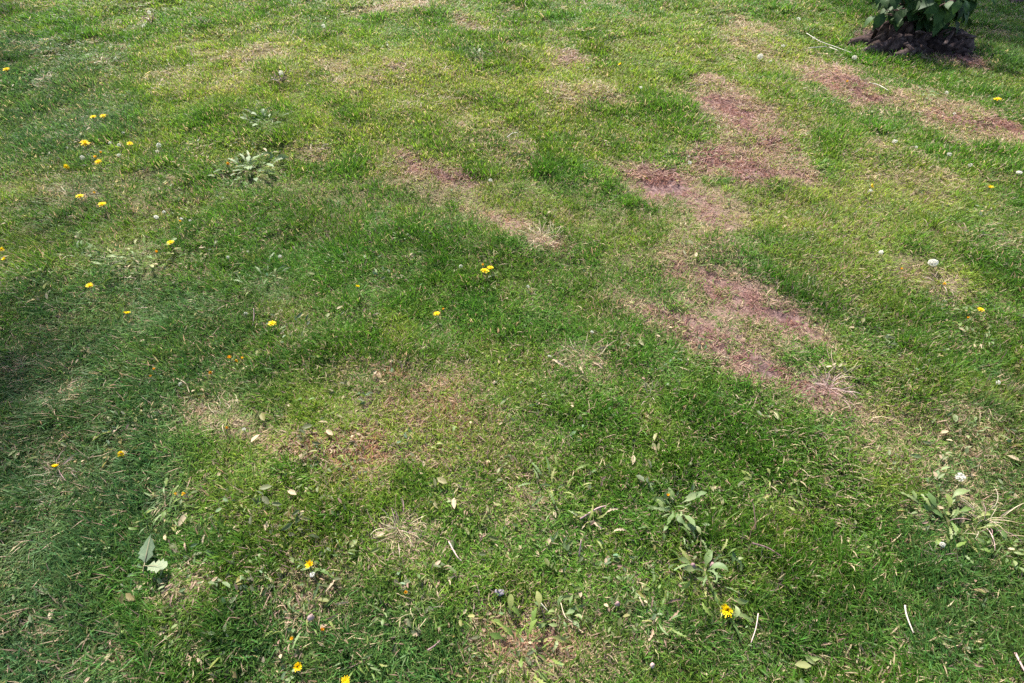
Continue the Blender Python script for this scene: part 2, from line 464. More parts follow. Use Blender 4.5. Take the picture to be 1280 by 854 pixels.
def lawn():
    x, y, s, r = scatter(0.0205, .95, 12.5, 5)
    dead, bare, lush, light, dim_blue = (field(q, x, y) for q in (DEAD, BARE, LUSH, LIGHT, DIM_BLUE))
    patchy = np.clip(fbm(x, y, .5, 70) * .5 + fbm(x, y, .13, 71) * .6, -1, 1)
    pk = (1 - .66 * dead) * (1 - .93 * bare) * (1 - .12 * np.clip(patchy, 0, 1))
    keep = r.random(len(x)) < pk
    x, y, s, dead, bare, lush, light, dim_blue, patchy = (q[keep] for q in (x, y, s, dead, bare, lush, light, dim_blue, patchy))
    n = len(x)
    tuss = sstep(.22, .62, fbm(x, y, .17, 75, 3)) * (1 - dead) * (1 - .4 * light)
    yel = sstep(.25, .75, fbm(x, y, .24, 76, 3)) * (1 - lush)
    lsh = np.clip(lush + .8 * tuss - .8 * dead, 0, 1)
    far = s > .034
    islush = r.random(n) < .85 * lsh
    comb = (r.random(n) < .32 * sstep(-.7, -1.6, x) * sstep(3.2, 1.2, y) * (1 - dead)) & ~far
    k = np.where(far, np.where(islush, pick(r, kinds, ['farlush'], 0, n), pick(r, kinds, ['far'], 0, n)),
                 np.where(islush, pick(r, kinds, ['lush'], 0, n), pick(r, kinds, ['fine'], 0, n)))
    k = np.where(comb, pick(r, kinds, ['comb'], 0, n), k)
    ang = r.random(n) * 6.283
    flow = 2.2 * fbm(x, y, .6, 80, 2) + 3.4
    ang = np.where(islush, flow + r.normal(0, .6, n), ang)
    ang = np.where(comb, 3.75 + .8 * fbm(x, y, .4, 81) + r.normal(0, .7, n), ang)
    rot = np.stack([r.normal(0, .10, n), r.normal(0, .10, n), ang], 1)
    clump = np.clip(fbm(x, y, .085, 77, 2), -1, 1) * .30
    h = (.76 + clump + .18 * lush + .24 * tuss + .18 * patchy - .38 * dead - .06 * light) * r.uniform(.8, 1.2, n)
    h = h * (1 - .55 * field(WEEDY, x, y))
    w = np.where(far, s / .034 * .72, 1.0).clip(.9, 2.4)
    scl = np.stack([w, w, h.clip(.3, 1.6) * np.where(far, 1.0, 1.0)], 1)
    df = np.clip(.10 + .10 * patchy + .36 * dead + .05 * light - .03 * dim_blue, .03, .9)
    instancer('lawn_grass', cg, x, y, k, rot, scl, green(x, y, np.clip(lush + .6 * tuss, 0, 1), np.clip(light + .55 * yel - .5 * tuss, 0, 1), dim_blue, r), df,
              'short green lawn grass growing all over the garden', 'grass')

    x, y, s, r = scatter(0.022, .95, 11, 6)
    dead, bare, light = field(DEAD, x, y), field(BARE, x, y), field(LIGHT, x, y)
    patchy = np.clip(fbm(x, y, .4, 90), 0, 1)
    keep = r.random(len(x)) < (.12 + .10 * sstep(2.2, .9, y) + .22 * patchy * (1 - .7 * sstep(-.7, -1.6, x)) + .9 * dead) * (1 - .82 * bare)
    x, y, s, dead, bare = (q[keep] for q in (x, y, s, dead, bare))
    n = len(x); far = s > .036
    k = np.where(far, pick(r, dkinds, ['farmat'], 0, n), np.where(r.random(n) < .7, pick(r, dkinds, ['mat'], 0, n), pick(r, dkinds, ['stub'], 0, n)))
    rot = np.stack([r.normal(0, .06, n), r.normal(0, .06, n), r.random(n) * 6.283], 1)
    w = np.where(far, s / .036 * .8, 1.0).clip(.9, 2.4) * r.uniform(.8, 1.2, n)
    scl = np.stack([w, w, r.uniform(.7, 1.3, n)], 1)
    pk = np.clip(1.5 * bare + .75 * sstep(.55, .95, dead), 0, 1)
    col = lerp(np.tile([1.02, 1.16, .88], (n, 1)), [.98, .86, .96], pk)
    col = lerp(col, [.74, .54, .56], np.clip(1.1 * bare, 0, 1))
    col = lerp(col, [.92, .66, .48], .85 * field(RUST, x, y)) * r.uniform(.75, 1.2, (n, 1))
    instancer('withered_grass', cd, x, y, k, rot, scl, col, np.full(n, 1.01),
              'matted withered grass, straw and pinkish brown, in the worn patches', 'dead grass')

    x, y, s, r = scatter(0.055, .7, 8, 8)
    dead = field(DEAD, x, y)
    cl = sstep(.0, .7, fbm(x, y, .30, 95, 3))
    keep = r.random(len(x)) < (.05 + .60 * cl + .16 * sstep(2.0, .8, y)) * (1 - .7 * dead)
    x, y, s = x[keep], y[keep], s[keep]
    n = len(x)
    k = np.where(r.random(n) < .72, pick(r, ckinds, ['leaf'], 0, n), pick(r, ckinds, ['bigleaf'], 0, n))
    rot = np.stack([r.normal(0, .1, n), r.normal(0, .1, n), r.random(n) * 6.283], 1)
    scl = np.repeat(r.uniform(.7, 1.15, (n, 1)), 3, 1)
    col = np.tile([.15, .185, .075], (n, 1)) * r.uniform(.6, 1.35, (n, 1)) * np.stack([r.uniform(.8, 1.25, n), np.ones(n), r.uniform(.7, 1.4, n)], 1)
    instancer('clover_leaves', cc, x, y, k, rot, scl, col, np.full(n, .16),
              'tiny broad clover and weed leaves mixed into the lawn', 'ground cover')
lawn()
# ------------------------------------------------------------------ plain object materials
def plain(name, stops, scale=40, trans=0.0, rough=0.6, spec=0.3, objvar=0.25, bump=0.0, detail=4):
    m, nt, b, out = new_mat(name)
    tc = N(nt, 'ShaderNodeTexCoord'); oi = N(nt, 'ShaderNodeObjectInfo')
    n = N(nt, 'ShaderNodeTexNoise'); n.inputs['Scale'].default_value = scale; n.inputs['Detail'].default_value = detail
    nt.links.new(tc.outputs['Object'], n.inputs['Vector'])
    f = mth(nt, 'ADD', n.outputs[0], mth(nt, 'MULTIPLY', mth(nt, 'SUBTRACT', oi.outputs['Random'], .5), objvar), True)
    c = ramp(nt, f, stops)
    leafy(nt, b, out, c, trans, rough, spec)
    if bump:
        bp = N(nt, 'ShaderNodeBump'); bp.inputs['Strength'].default_value = 1.0; bp.inputs['Distance'].default_value = bump
        nt.links.new(n.outputs[0], bp.inputs['Height']); nt.links.new(bp.outputs[0], b.inputs['Normal'])
    return m

M_YEL = plain('dandelion_yellow', [(.3, (.82, .54, .006)), (.7, (.88, .66, .012))], 60, .25, .6, .2, .3)
M_ORA = plain('closed_petals', [(.3, (.66, .30, .02)), (.7, (.80, .48, .03))], 60, .25, .6, .2, .4)
M_BRACT = plain('bract_green', [(.3, (.10, .13, .05)), (.7, (.20, .20, .10))], 80, .15)
M_STEM = plain('stem_pale', [(.3, (.20, .20, .09)), (.7, (.34, .27, .17))], 30, .15, .45)
M_FLUFF = plain('seed_fluff', [(.3, (.55, .53, .50)), (.7, (.76, .74, .71))], 50, .35, .8, .1, .3)
M_SEED = plain('seed_core', [(.3, (.20, .13, .10)), (.7, (.42, .34, .28))], 90, 0)
M_LEAFG = plain('weed_leaf_green', [(.25, (.075, .13, .035)), (.5, (.12, .175, .055)), (.8, (.19, .22, .085))], 25, .25, .5, .3, .5)
M_LEAFS = plain('weed_leaf_silver', [(.25, (.075, .125, .038)), (.5, (.12, .175, .062)), (.8, (.19, .225, .105))], 25, .2, .6, .3, .5)
M_LEAFY = plain('weed_leaf_yellowing', [(.25, (.085, .145, .026)), (.5, (.14, .19, .04)), (.8, (.24, .24, .08))], 25, .25, .55, .3, .6)
M_LEAFD = plain('weed_leaf_dry', [(.2, (.16, .095, .075)), (.5, (.31, .22, .14)), (.8, (.44, .35, .23))], 25, .2, .6, .25, .7)
M_STRAW = plain('dry_straw', [(.2, (.26, .18, .12)), (.5, (.42, .34, .21)), (.8, (.58, .50, .34))], 20, .2, .5, .35, .6)
M_PURP = plain('dry_purplish', [(.2, (.20, .12, .12)), (.5, (.38, .25, .23)), (.8, (.52, .40, .35))], 20, .1, .55, .3, .6)
M_TORN = plain('torn_leaf', [(.25, (.085, .125, .07)), (.5, (.12, .165, .09)), (.8, (.26, .27, .15))], 25, .2, .6, .3, .3)
M_WHITE = plain('bleached_stem', [(.3, (.36, .31, .24)), (.7, (.54, .49, .40))], 30, .1, .45, .35, .1)
M_TWIG = plain('dark_twig', [(.3, (.05, .03, .03)), (.6, (.13, .08, .075)), (.8, (.20, .13, .12))], 50, 0, .8, .2, .3, .001)
M_BARK = plain('old_bark', [(.3, (.010, .006, .006)), (.47, (.026, .016, .015)), (.6, (.06, .038, .034)), (.78, (.13, .09, .08))], 22, 0, .9, .15, .1, .02, 10)
M_WOODG = plain('weathered_wood', [(.3, (.018, .011, .010)), (.48, (.05, .032, .029)), (.6, (.105, .07, .063)), (.78, (.20, .145, .13))], 26, 0, .85, .2, .1, .01, 10)
M_SHRUB = plain('shrub_leaf', [(.25, (.012, .034, .008)), (.5, (.022, .056, .012)), (.8, (.04, .085, .018))], 14, .22, .6, .22, .6)
M_STONE = plain('grey_stone', [(.3, (.14, .12, .14)), (.7, (.27, .24, .27))], 60, 0, .8, .3, .1, .002)

# ------------------------------------------------------------------ shape helpers
def tube(pts, rad, n=6, jit=0.0, cap=True):
    V, F = [], []
    pts = [Vector(p) for p in pts]
    for i, p in enumerate(pts):
        t = (pts[min(i + 1, len(pts) - 1)] - pts[max(i - 1, 0)]).normalized()
        a = t.orthogonal().normalized(); b = t.cross(a)
        r = rad[i] if hasattr(rad, '__len__') else rad
        for k in range(n):
            th = 2 * math.pi * k / n
            rr = r * (1 + random.uniform(-jit, jit))
            V.append(p + (a * math.cos(th) + b * math.sin(th)) * rr)
    for i in range(len(pts) - 1):
        for k in range(n):
            F.append((i * n + k, i * n + (k + 1) % n, (i + 1) * n + (k + 1) % n, (i + 1) * n + k))
    if cap:
        F.append(tuple(range(n))[::-1]); F.append(tuple(range((len(pts) - 1) * n, len(pts) * n)))
    return V, F

def join(*parts):
    V, F = [], []
    for v, f in parts:
        o = len(V); V += v; F += [tuple(i + o for i in q) for q in f]
    return V, F

def leaf_shape(L, prof, droop=.6, fold=.25, rise=.5, wav=.12, nseg=None):
    """strip leaf along +X from the origin: prof = half widths along it; rises, then droops"""
    V, F = [], []
    n = len(prof)
    th, p, az, tw = rise, Vector((0, 0, 0)), 0.0, 0.0
    daz, dtw = random.gauss(0, .7), random.gauss(0, .8)
    for i, w in enumerate(prof):
        dv = Vector((math.cos(th) * math.cos(az), math.cos(th) * math.sin(az), math.sin(th)))
        sd0 = Vector((-math.sin(az), math.cos(az), 0)); up0 = dv.cross(sd0)
        sd = sd0 * math.cos(tw) + up0 * math.sin(tw); up = up0 * math.cos(tw) - sd0 * math.sin(tw)
        az += daz / n; tw += dtw / n
        s1, s2 = random.uniform(1 - wav, 1 + wav), random.uniform(1 - wav, 1 + wav)
        V.append(p - sd * (w * L * s1) + up * (w * L * (fold + random.uniform(-wav, wav))))
        V.append(p.copy())
        V.append(p + sd * (w * L * s2) + up * (w * L * (fold + random.uniform(-wav, wav))))
        p = p + dv * (L / (n - 1))
        th -= droop / (n - 1) * random.uniform(.6, 1.4)
    for i in range(n - 1):
        a = 3 * i
        F += [(a, a + 1, a + 4, a + 3), (a + 1, a + 2, a + 5, a + 4)]
    return V, F

def toothed(n=13):                                # dandelion leaf: teeth pointing back, broad towards the tip
    w = []
    for i in range(n):
        t = i / (n - 1)
        env = .022 + .115 * math.sin(min(1, t * 1.15) * math.pi) ** .8 * (0.35 + .75 * t)
        w.append(env * (1.0 if i % 2 == 0 else .5) if 0 < i < n - 2 else env * .7)
    w[0] = .02; w[-1] = .004; w[-2] = .07
    return w
OVATE = [.016, .018, .04, .10, .15, .165, .155, .12, .06, .005]
SPOON = [.018, .02, .026, .04, .075, .12, .135, .11, .04]
STRIP = [.010, .013, .014, .014, .013, .012, .010, .007, .002]

def leafset(name, prof, mat, k, **kw):
    out = []
    for i in range(k):
        V, F = leaf_shape(1.0, prof() if callable(prof) else prof, **kw)
        out.append(mesh(name, V, F, mat))
    return out
LS = {
    'tooth_green': leafset('leaf', toothed, M_LEAFG, 7, droop=.9, rise=.5),
    'tooth_silver': leafset('leaf', toothed, M_LEAFS, 7, droop=.9, rise=.5, wav=.25),
    'tooth_yellow': leafset('leaf', toothed, M_LEAFY, 7, droop=1.0, rise=.6, wav=.25),
    'tooth_dry': leafset('leaf', toothed, M_LEAFD, 7, droop=1.3, rise=.7, fold=.6, wav=.4),
    'oval_green': leafset('leaf', OVATE, M_LEAFG, 7, droop=1.0, rise=.6),
    'oval_silver': leafset('leaf', OVATE, M_LEAFS, 7, droop=.8, rise=.5, wav=.2),
    'spoon_yellow': leafset('leaf', SPOON, M_LEAFY, 7, droop=1.1, rise=.7, wav=.25),
    'strip_straw': leafset('blade', STRIP, M_STRAW, 6, droop=1.0, rise=.75, fold=.5),
    'strip_purple': leafset('blade', STRIP, M_PURP, 5, droop=1.0, rise=.65, fold=.5),
    'strip_green': leafset('blade', [q * 1.3 for q in STRIP], M_LEAFY, 4, droop=1.1, rise=.9, fold=.5),
    'shrub': leafset('leaf', [.006, .012, .10, .22, .27, .26, .21, .14, .06, .003], M_SHRUB, 5, droop=.9, rise=.1, fold=.16, wav=.08),
}

LAND = [(312, 214, 'the silvery grey rosette'), (1133, 58, 'the rotten stump'), (140, 190, 'the clustered dandelions'), (320, 330, 'the bright green tussock'), (542, 214, 'the narrow pinkish streak'),
        (675, 302, 'the pale straw tussock'), (940, 200, 'the darkest bare patch'), (920, 390, 'the big worn strip'), (1032, 490, 'the purplish dry tussock'), (728, 452, 'the cream straws round a hole'),
        (465, 560, 'the large brownish patch'), (690, 615, 'the grey green toothed rosette'), (880, 720, 'the broad pale rosette'), (655, 812, 'the yellow green rosette'), (500, 668, 'the combed tan tussock'),
        (190, 712, 'the torn broad leaf'), (1168, 326, 'the largest seed head'), (1225, 655, 'the tangle of bleached stems'), (285, 528, 'the flattened straw tussock'), (606, 335, 'the touching pair of dandelions'),
        (215, 642, 'the cream edged weed'), (385, 775, 'the drooping pale weed'), (1200, 150, 'the pinkish patch past the stump'), (830, 140, 'the tall lush grass clump'), (716, 72, 'the small far pink spot'),
        (1127, 780, 'the bleached white straw'), (597, 72, 'the bluish leaved weed'), (130, 82, 'the brown and grey weed patch'), (175, 330, 'the spreading yellowish weed'), (352, 107, 'the little dead plants'),
        (1045, 105, 'the pink patch by the sticks'), (90, 590, 'the pale matted straw')]
def near(u, v):
    g = at(u, v)
    return min(LAND, key=lambda q: (at(q[0], q[1]) - g).length)[2]

# ------------------------------------------------------------------ dandelions
def petals(openess, rings=4, mat=M_YEL):
    """flower head of unit radius, ray florets in rings; openess 1 = flat disc, 0 = closed brush"""
    V, F = [], []
    for q in range(rings):
        k = 17 - q * 3
        tilt0 = (1 - openess) * 1.25 + q * .30 * (.4 + .6 * openess)
        L = (1.0 - q * .17) * random.uniform(.95, 1.05)
        for i in range(k):
            az = 2 * math.pi * (i + .5 * (q % 2)) / k + random.gauss(0, .08)
            tl = tilt0 + random.gauss(.05, .10)
            l = L * random.uniform(.82, 1.05)
            w = .13 * random.uniform(.8, 1.2)
            d_ = Vector((math.cos(az) * math.cos(tl), math.sin(az) * math.cos(tl), math.sin(tl)))
            s = Vector((-math.sin(az), math.cos(az), 0))
            p0 = Vector((math.cos(az) * .06, math.sin(az) * .06, .02 * q))
            p1, p2 = p0 + d_ * l * .55, p0 + d_ * l * .95 + Vector((0, 0, -.06 * openess))
            b = len(V)
            V += [p0 - s * w * .3, p0 + s * w * .3, p1 + s * w * .55, p1 - s * w * .55, p2 + s * w * .5, p2 - s * w * .5, p0 + d_ * l * .9]
            F += [(b, b + 1, b + 2, b + 3), (b + 3, b + 2, b + 4, b + 6), (b + 3, b + 6, b + 5)]
    return mesh('petals', V, F, mat)

def bract_cup(L=.6, w=.34):
    V, F = [], []
    for (z, r) in ((-L, .10), (-L * .85, .26), (-L * .4, w), (.02, w * 1.05)):
        for k in range(8):
            a = 2 * math.pi * k / 8
            V.append(Vector((r * math.cos(a), r * math.sin(a), z)))
    for i in range(3):
        for k in range(8): F.append((i * 8 + k, i * 8 + (k + 1) % 8, i * 8 + 8 + (k + 1) % 8, i * 8 + 8 + k))
    for k in range(9):                            # turned-back outer bracts
        a = 2 * math.pi * k / 9 + .2
        c, s = math.cos(a), math.sin(a)
        b = len(V)
        V += [Vector((.2 * c - .07 * s, .2 * s + .07 * c, -L * .7)), Vector((.2 * c + .07 * s, .2 * s - .07 * c, -L * .7)), Vector((.55 * c, .55 * s, -L * .95))]
        F.append((b, b + 1, b + 2))
    return mesh('bracts', V, F, M_BRACT)
HEADS = {'o': [petals(random.uniform(.85, 1.0)) for _ in range(4)], 'h': [petals(.45) for _ in range(3)],
         'c': [petals(.08, 3, M_ORA) for _ in range(3)]}
CUP = bract_cup(); CUPC = bract_cup(.8, .30)

def stem_mesh(bend):
    pts = [(bend * (1 - math.cos(t * 1.5)), 0, t) for t in (-.25, 0, .25, .5, .75, 1)]
    r = bend * (1 - math.cos(1.5))
    pts = [(p[0] - r, p[1], p[2] - 1) for p in pts]     # the top of the stem is the origin
    V, F = tube(pts, .055, 6)
    return mesh('stem', V, F, M_STEM)
STEMS = [stem_mesh(b) for b in (-.3, 0, .25, .4)]

def dandelion(u, v, px, st, label, group=None, leaves=0):
    g = at(u, v)
    r = max(.5 * px / ppm(v), .009)
    if st == 'o': r = min(r, .026)
    hgt = random.uniform(.030, .042) + (.012 if st == 'o' else 0)
    view = Vector((0, -hgt * g.y / CAM_H, 0))            # a head that stands above the soil is seen a little beyond it
    g = g + view; g = Vector((g.x * (1 - hgt / CAM_H), g.y, float(height(g.x, g.y))))
    o = empty('dandelion', g, random.uniform(0, 6.28))
    tag(o, label.replace('%s', near(u, v)).replace('lone yellow', 'lone open yellow' if st == 'o' else 'lone half closed yellow'), 'flower', group)
    tilt = (random.gauss(0, .18), random.gauss(0, .18), 0) if st == 'o' else (random.gauss(0, .5), random.gauss(0, .5), 0)
    k = {'o': 1.0, 'h': 1.25, 'c': 1.15}[st]
    put('petals', random.choice(HEADS[st]), o, (0, 0, hgt), tilt, r * k)
    put('bracts', CUPC if st == 'c' else CUP, o, (0, 0, hgt), tilt, r * (.9 if st != 'c' else .8))
    put('stem', random.choice(STEMS), o, (0, 0, hgt - r * .35), (0, 0, 0), (.028, .028, hgt - r * .35 + .004))
    for i in range(leaves):
        put('leaf', random.choice(LS['tooth_green']), o, (0, 0, .004), (0, -.05, 6.28 * i / leaves + random.gauss(0, .4)), random.uniform(.05, .085))
    return o

G_CL = 'dandelions in the flower cluster with white seed heads'
L_CL = 'small yellow dandelion in the flower cluster beside the fluffy white seed heads'
L_OP = 'lone yellow dandelion in grass, closest to %s'
L_CLO = 'closing orange dandelion head sunk in the grass, closest to %s'
G_OP, G_CLO = 'single open dandelions scattered over the lawn', 'closing orange dandelions scattered over the lawn'
L_CL2, L_CL3, L_CL4 = 'yellow dandelion in the trio beside the dry straw wisps', 'yellow dandelion of the side by side pair just behind the flower cluster', 'closing orange dandelion in the flower cluster beside the fluffy white seed heads'
DAND = [
    (606, 338, 11, 'o', 'round open yellow dandelion, the larger one of a touching pair', None, 3),
    (613, 334, 9, 'o', 'open yellow dandelion, the smaller one of a touching pair', None, 0),
    (604, 331, 7, 'c', 'closing orange dandelion right behind the touching pair of open ones', None, 0),
    (546, 393, 9, 'o', 'open yellow dandelion next to a shrivelled closed one', None, 3),
    (554, 388, 6, 'c', 'shrivelled closed dandelion next to an open yellow one', None, 0),
    (340, 404, 10, 'o', 'bright open dandelion beside a thin reddish stalk', None, 2),
    (288, 449, 9, 'c', 'orange closing dandelion in a tight bunch of three', 'bunch of three orange dandelions', 0),
    (294, 452, 8, 'c', 'orange closing dandelion in a tight bunch of three', 'bunch of three orange dandelions', 0),
    (303, 450, 7, 'c', 'orange closing dandelion in a tight bunch of three', 'bunch of three orange dandelions', 0),
    (105, 177, 11, 'o', L_CL, G_CL, 0), (123, 203, 9, 'o', L_CL, G_CL, 0), (120, 198, 8, 'c', L_CL4, G_CL, 0), (117, 147, 8, 'o', L_CL3, G_CL, 0),
    (129, 145, 8, 'o', L_CL3, G_CL, 0), (164, 183, 8, 'o', L_CL, G_CL, 0), (82, 209, 7, 'h', L_CL, G_CL, 0), (125, 191, 6, 'c', L_CL4, G_CL, 0),
    (100, 246, 9, 'o', L_CL2, G_CL, 0), (128, 256, 10, 'o', L_CL2, G_CL, 0), (119, 242, 6, 'c', L_CL2, G_CL, 0),
    (8, 87, 9, 'o', L_OP, G_OP, 0), (213, 303, 9, 'o', L_OP, G_OP, 0), (112, 357, 9, 'o', L_OP, G_OP, 0), (159, 393, 8, 'h', L_OP, G_OP, 0),
    (2, 313, 6, 'h', L_OP, G_OP, 0), (7, 325, 7, 'h', L_OP, G_OP, 0), (447, 360, 6, 'h', L_OP, G_OP, 0),
    (1247, 124, 9, 'o', 'bright open dandelion near the bare pinkish patch beyond the stump', None, 0),
    (1237, 235, 7, 'h', L_OP, G_OP, 0), (1226, 387, 8, 'o', 'open orange yellow dandelion at the foot of the dark lush grass clump', None, 0),
    (1179, 355, 8, 'c', 'orange dandelion head just below the big white seed fluff', None, 0), (1210, 397, 6, 'c', L_CLO, G_CLO, 0),
    (195, 316, 7, 'c', L_CLO, G_CLO, 0), (226, 278, 6, 'c', L_CLO, G_CLO, 0), (264, 467, 8, 'c', L_CLO, G_CLO, 0), (193, 463, 6, 'c', L_CLO, G_CLO, 0), (188, 472, 6, 'c', L_CLO, G_CLO, 0),
    (285, 207, 8, 'c', 'pale orange dandelion head at the edge of the silvery rosette', None, 0), (350, 196, 6, 'c', L_CLO, G_CLO, 0),
    (910, 762, 17, 'h', 'half closed yellow dandelion beside the broad pale green rosette', None, 4),
    (432, 851, 12, 'o', L_OP, G_OP, 2), (372, 833, 12, 'h', L_OP, G_OP, 2), (388, 706, 11, 'h', L_OP, G_OP, 2),
    (366, 799, 9, 'c', L_CLO, G_CLO, 0), (402, 788, 8, 'c', L_CLO, G_CLO, 0), (232, 617, 9, 'c', L_CLO, G_CLO, 0), (220, 619, 8, 'c', L_CLO, G_CLO, 0),
    (152, 567, 9, 'h', L_OP, G_OP, 0), (70, 585, 9, 'h', L_OP, G_OP, 0), (507, 741, 8, 'c', 'closing orange dandelion in a tuft of pale straw blades', None, 0),
    (835, 620, 7, 'c', L_CLO, G_CLO, 0), (1128, 336, 6, 'c', L_CLO, G_CLO, 0), (1088, 234, 7, 'h', L_OP, G_OP, 0), (1058, 105, 6, 'c', 'pale orange dandelion head lying on a bare pinkish patch', None, 0),
    (283, 536, 7, 'c', 'orange dandelion head among dry straw blades', None, 0), (1190, 24, 9, 'h', 'yellow dandelion head standing right beside the stump', None, 0), (775, 83, 5, 'h', L_OP, G_OP, 0)]
for q in DAND: dandelion(*q)

# ------------------------------------------------------------------ white seed heads
def fluff(n, fill):
    V, F = [], []
    for i in range(n):
        z = 1 - 2 * (i + .5) / n
        a = i * 2.399963
        q = math.sqrt(1 - z * z)
        dr = Vector((q * math.cos(a), q * math.sin(a), z))
        if dr.z < -.75 or random.random() > fill: continue
        dr = (dr + Vector((random.gauss(0, .1), random.gauss(0, .1), random.gauss(0, .1)))).normalized()
        L = random.uniform(.8, 1.02)
        s = dr.orthogonal().normalized(); s2 = dr.cross(s)
        b = len(V)
        V += [dr * .15 - s * .012, dr * .15 + s * .012, dr * L * .78]
        F.append((b, b + 1, b + 2))
        for k in range(6):
            th = k / 6 * 6.283 + a
            w1 = s * math.cos(th) + s2 * math.sin(th); w2 = s * math.cos(th + .55) + s2 * math.sin(th + .55)
            b = len(V)
            V += [dr * L * .76, dr * L * .97 + w1 * .26, dr * L * .99 + w2 * .26]
            F.append((b, b + 1, b + 2))
    return mesh('fluff', V, F, M_FLUFF)
FL = [fluff(90, 1), fluff(90, .85), fluff(80, .6), fluff(70, .45)]
def core():
    V, F = [], []
    for i in range(5):
        th = math.pi * i / 4
        for k in range(6):
            V.append(Vector((.2 * math.sin(th) * math.cos(k * 1.047), .2 * math.sin(th) * math.sin(k * 1.047), .2 * math.cos(th) - .05)))
    for i in range(4):
        for k in range(6): F.append((i * 6 + k, i * 6 + (k + 1) % 6, i * 6 + 6 + (k + 1) % 6, i * 6 + 6 + k))
    return mesh('seed_core', V, F, M_SEED)
CORE = core()

def seed_head(u, v, px, k, label, group=None):
    g = at(u, v)
    r = min(max(.36 * px / ppm(v), .007), .023)
    hgt = r * .7 + random.uniform(.022, .034)
    y = g.y * (1 - hgt / CAM_H); x = g.x * (1 - hgt / CAM_H)
    o = empty('seed_head', Vector((x, y, float(height(x, y)))), random.uniform(0, 6.28))
    tag(o, label.replace('%s', near(u, v)), 'seed head', group)
    put('fluff', FL[min(k + (1 if px < 9 else 0), 3)], o, (0, 0, hgt), (random.gauss(0, .3), random.gauss(0, .3), 0), (r * random.uniform(.7, 1.15), r * random.uniform(.7, 1.1), r * random.uniform(.5, .85)))
    put('seed_core', CORE, o, (0, 0, hgt), (0, 0, 0), r)
    put('stem', random.choice(STEMS), o, (0, 0, hgt - r * .2), (0, 0, 0), (.026, .026, hgt - r * .2 + .004))

G_S1, L_S1 = 'seed heads in the dandelion cluster', 'fluffy white seed head among the clustered yellow dandelions'
G_S2, L_S2 = 'small seed heads in the pale grass', 'small white seed head standing in plain grass, closest to %s'
G_S3, L_S3 = 'seed heads near the stump', 'small white seed head on thin grass, closest to %s'
L_S4 = 'white seed head in the small bunch just behind the spreading yellowish weed'
SEEDS = [(1168, 326, 17, 1, 'largest seed head, bright white fluff in front of the dark lush clump', None), (1101, 316, 10, 1, 'medium white seed head next to the biggest one', None),
         (1200, 597, 18, 2, 'tattered greyish pink seed head among dry tangled blades', None), (1178, 681, 12, 0, 'dense round white seed head above a reddish tangle', None),
         (950, 72, 11, 1, L_S3, G_S3), (979, 57, 7, 2, L_S3, G_S3), (1069, 70, 8, 0, L_S3, G_S3), (1018, 46, 6, 2, L_S3, G_S3), (963, 77, 6, 3, L_S3, G_S3), (1186, 194, 8, 1, L_S3, G_S3),
         (1118, 178, 8, 1, L_S3, G_S3), (1145, 185, 6, 2, L_S3, G_S3), (1193, 142, 6, 2, L_S3, G_S3), (1213, 206, 8, 2, L_S3, G_S3), (1276, 213, 10, 0, L_S3, G_S3), (1184, 115, 7, 2, L_S3, G_S3), (998, 25, 7, 3, L_S3, G_S3),
         (350, 321, 9, 1, 'round white seed head behind the bright green tussock', None), (310, 313, 7, 2, L_S2, G_S2), (284, 320, 7, 2, L_S2, G_S2), (307, 392, 6, 2, L_S2, G_S2),
         (576, 333, 7, 3, 'sparse grey seed head near the touching pair of dandelions', None), (801, 109, 7, 1, L_S2, G_S2), (613, 225, 8, 1, 'white seed head at the end of a worn pinkish streak', None), (740, 416, 6, 1, L_S2, G_S2),
         (687, 446, 6, 1, L_S2, G_S2), (660, 358, 5, 2, L_S2, G_S2), (179, 32, 8, 2, L_S2, G_S2), (143, 71, 5, 2, L_S2, G_S2), (1246, 480, 9, 3, L_S2, G_S2), (305, 537, 6, 3, L_S2, G_S2),
         (390, 718, 8, 1, L_S2, G_S2), (863, 200, 7, 3, L_S2, G_S2), (1088, 239, 6, 2, L_S2, G_S2), (862, 193, 5, 3, L_S2, G_S2),
         (199, 183, 8, 2, L_S1, G_S1), (197, 190, 6, 3, L_S1, G_S1), (138, 180, 7, 1, L_S1, G_S1), (150, 184, 8, 1, L_S1, G_S1), (103, 197, 10, 1, L_S1, G_S1), (148, 193, 7, 2, L_S1, G_S1), (154, 166, 5, 2, L_S1, G_S1),
         (195, 271, 9, 1, L_S4, G_S1), (205, 265, 6, 1, L_S4, G_S1), (238, 277, 7, 2, L_S4, G_S1), (227, 274, 6, 2, L_S4, G_S1), (225, 480, 8, 3, 'purplish tattered seed head on a long bent stalk', None)]
for q in SEEDS: seed_head(*q)

# ------------------------------------------------------------------ weeds, rosettes, dry tussocks
def rosette(name, cat, u, v, px, sets, n, label, group=None, up=(.0, .25), part='leaf', sizes=(.6, 1.0), arc=None):
    g = at(u, v)
    r = px / ppm(v)
    o = empty(name, g + Vector((0, 0, .010)), 0)
    tag(o, label, cat, group)
    n = int(n * (2.6 if name != 'dry_tussock' else 1.6))
    for i in range(n):
        az = i * 2.399963 + random.gauss(0, .3) if arc is None else arc[0] + (arc[1] - arc[0]) * random.random()
        me = random.choice(LS[random.choice(sets)])
        c = random.uniform(0, .55 if name == 'dry_tussock' else .8) * r
        sz = r * random.uniform(sizes[0] * .5, sizes[1]) * (.52 if name != 'dry_tussock' else .62)
        put(part, me, o, (c * math.cos(az), c * math.sin(az), random.uniform(.004, .024)), (random.gauss(0, .4), -random.uniform(*up) * .7, az + random.gauss(0, .35)), sz)
    return o

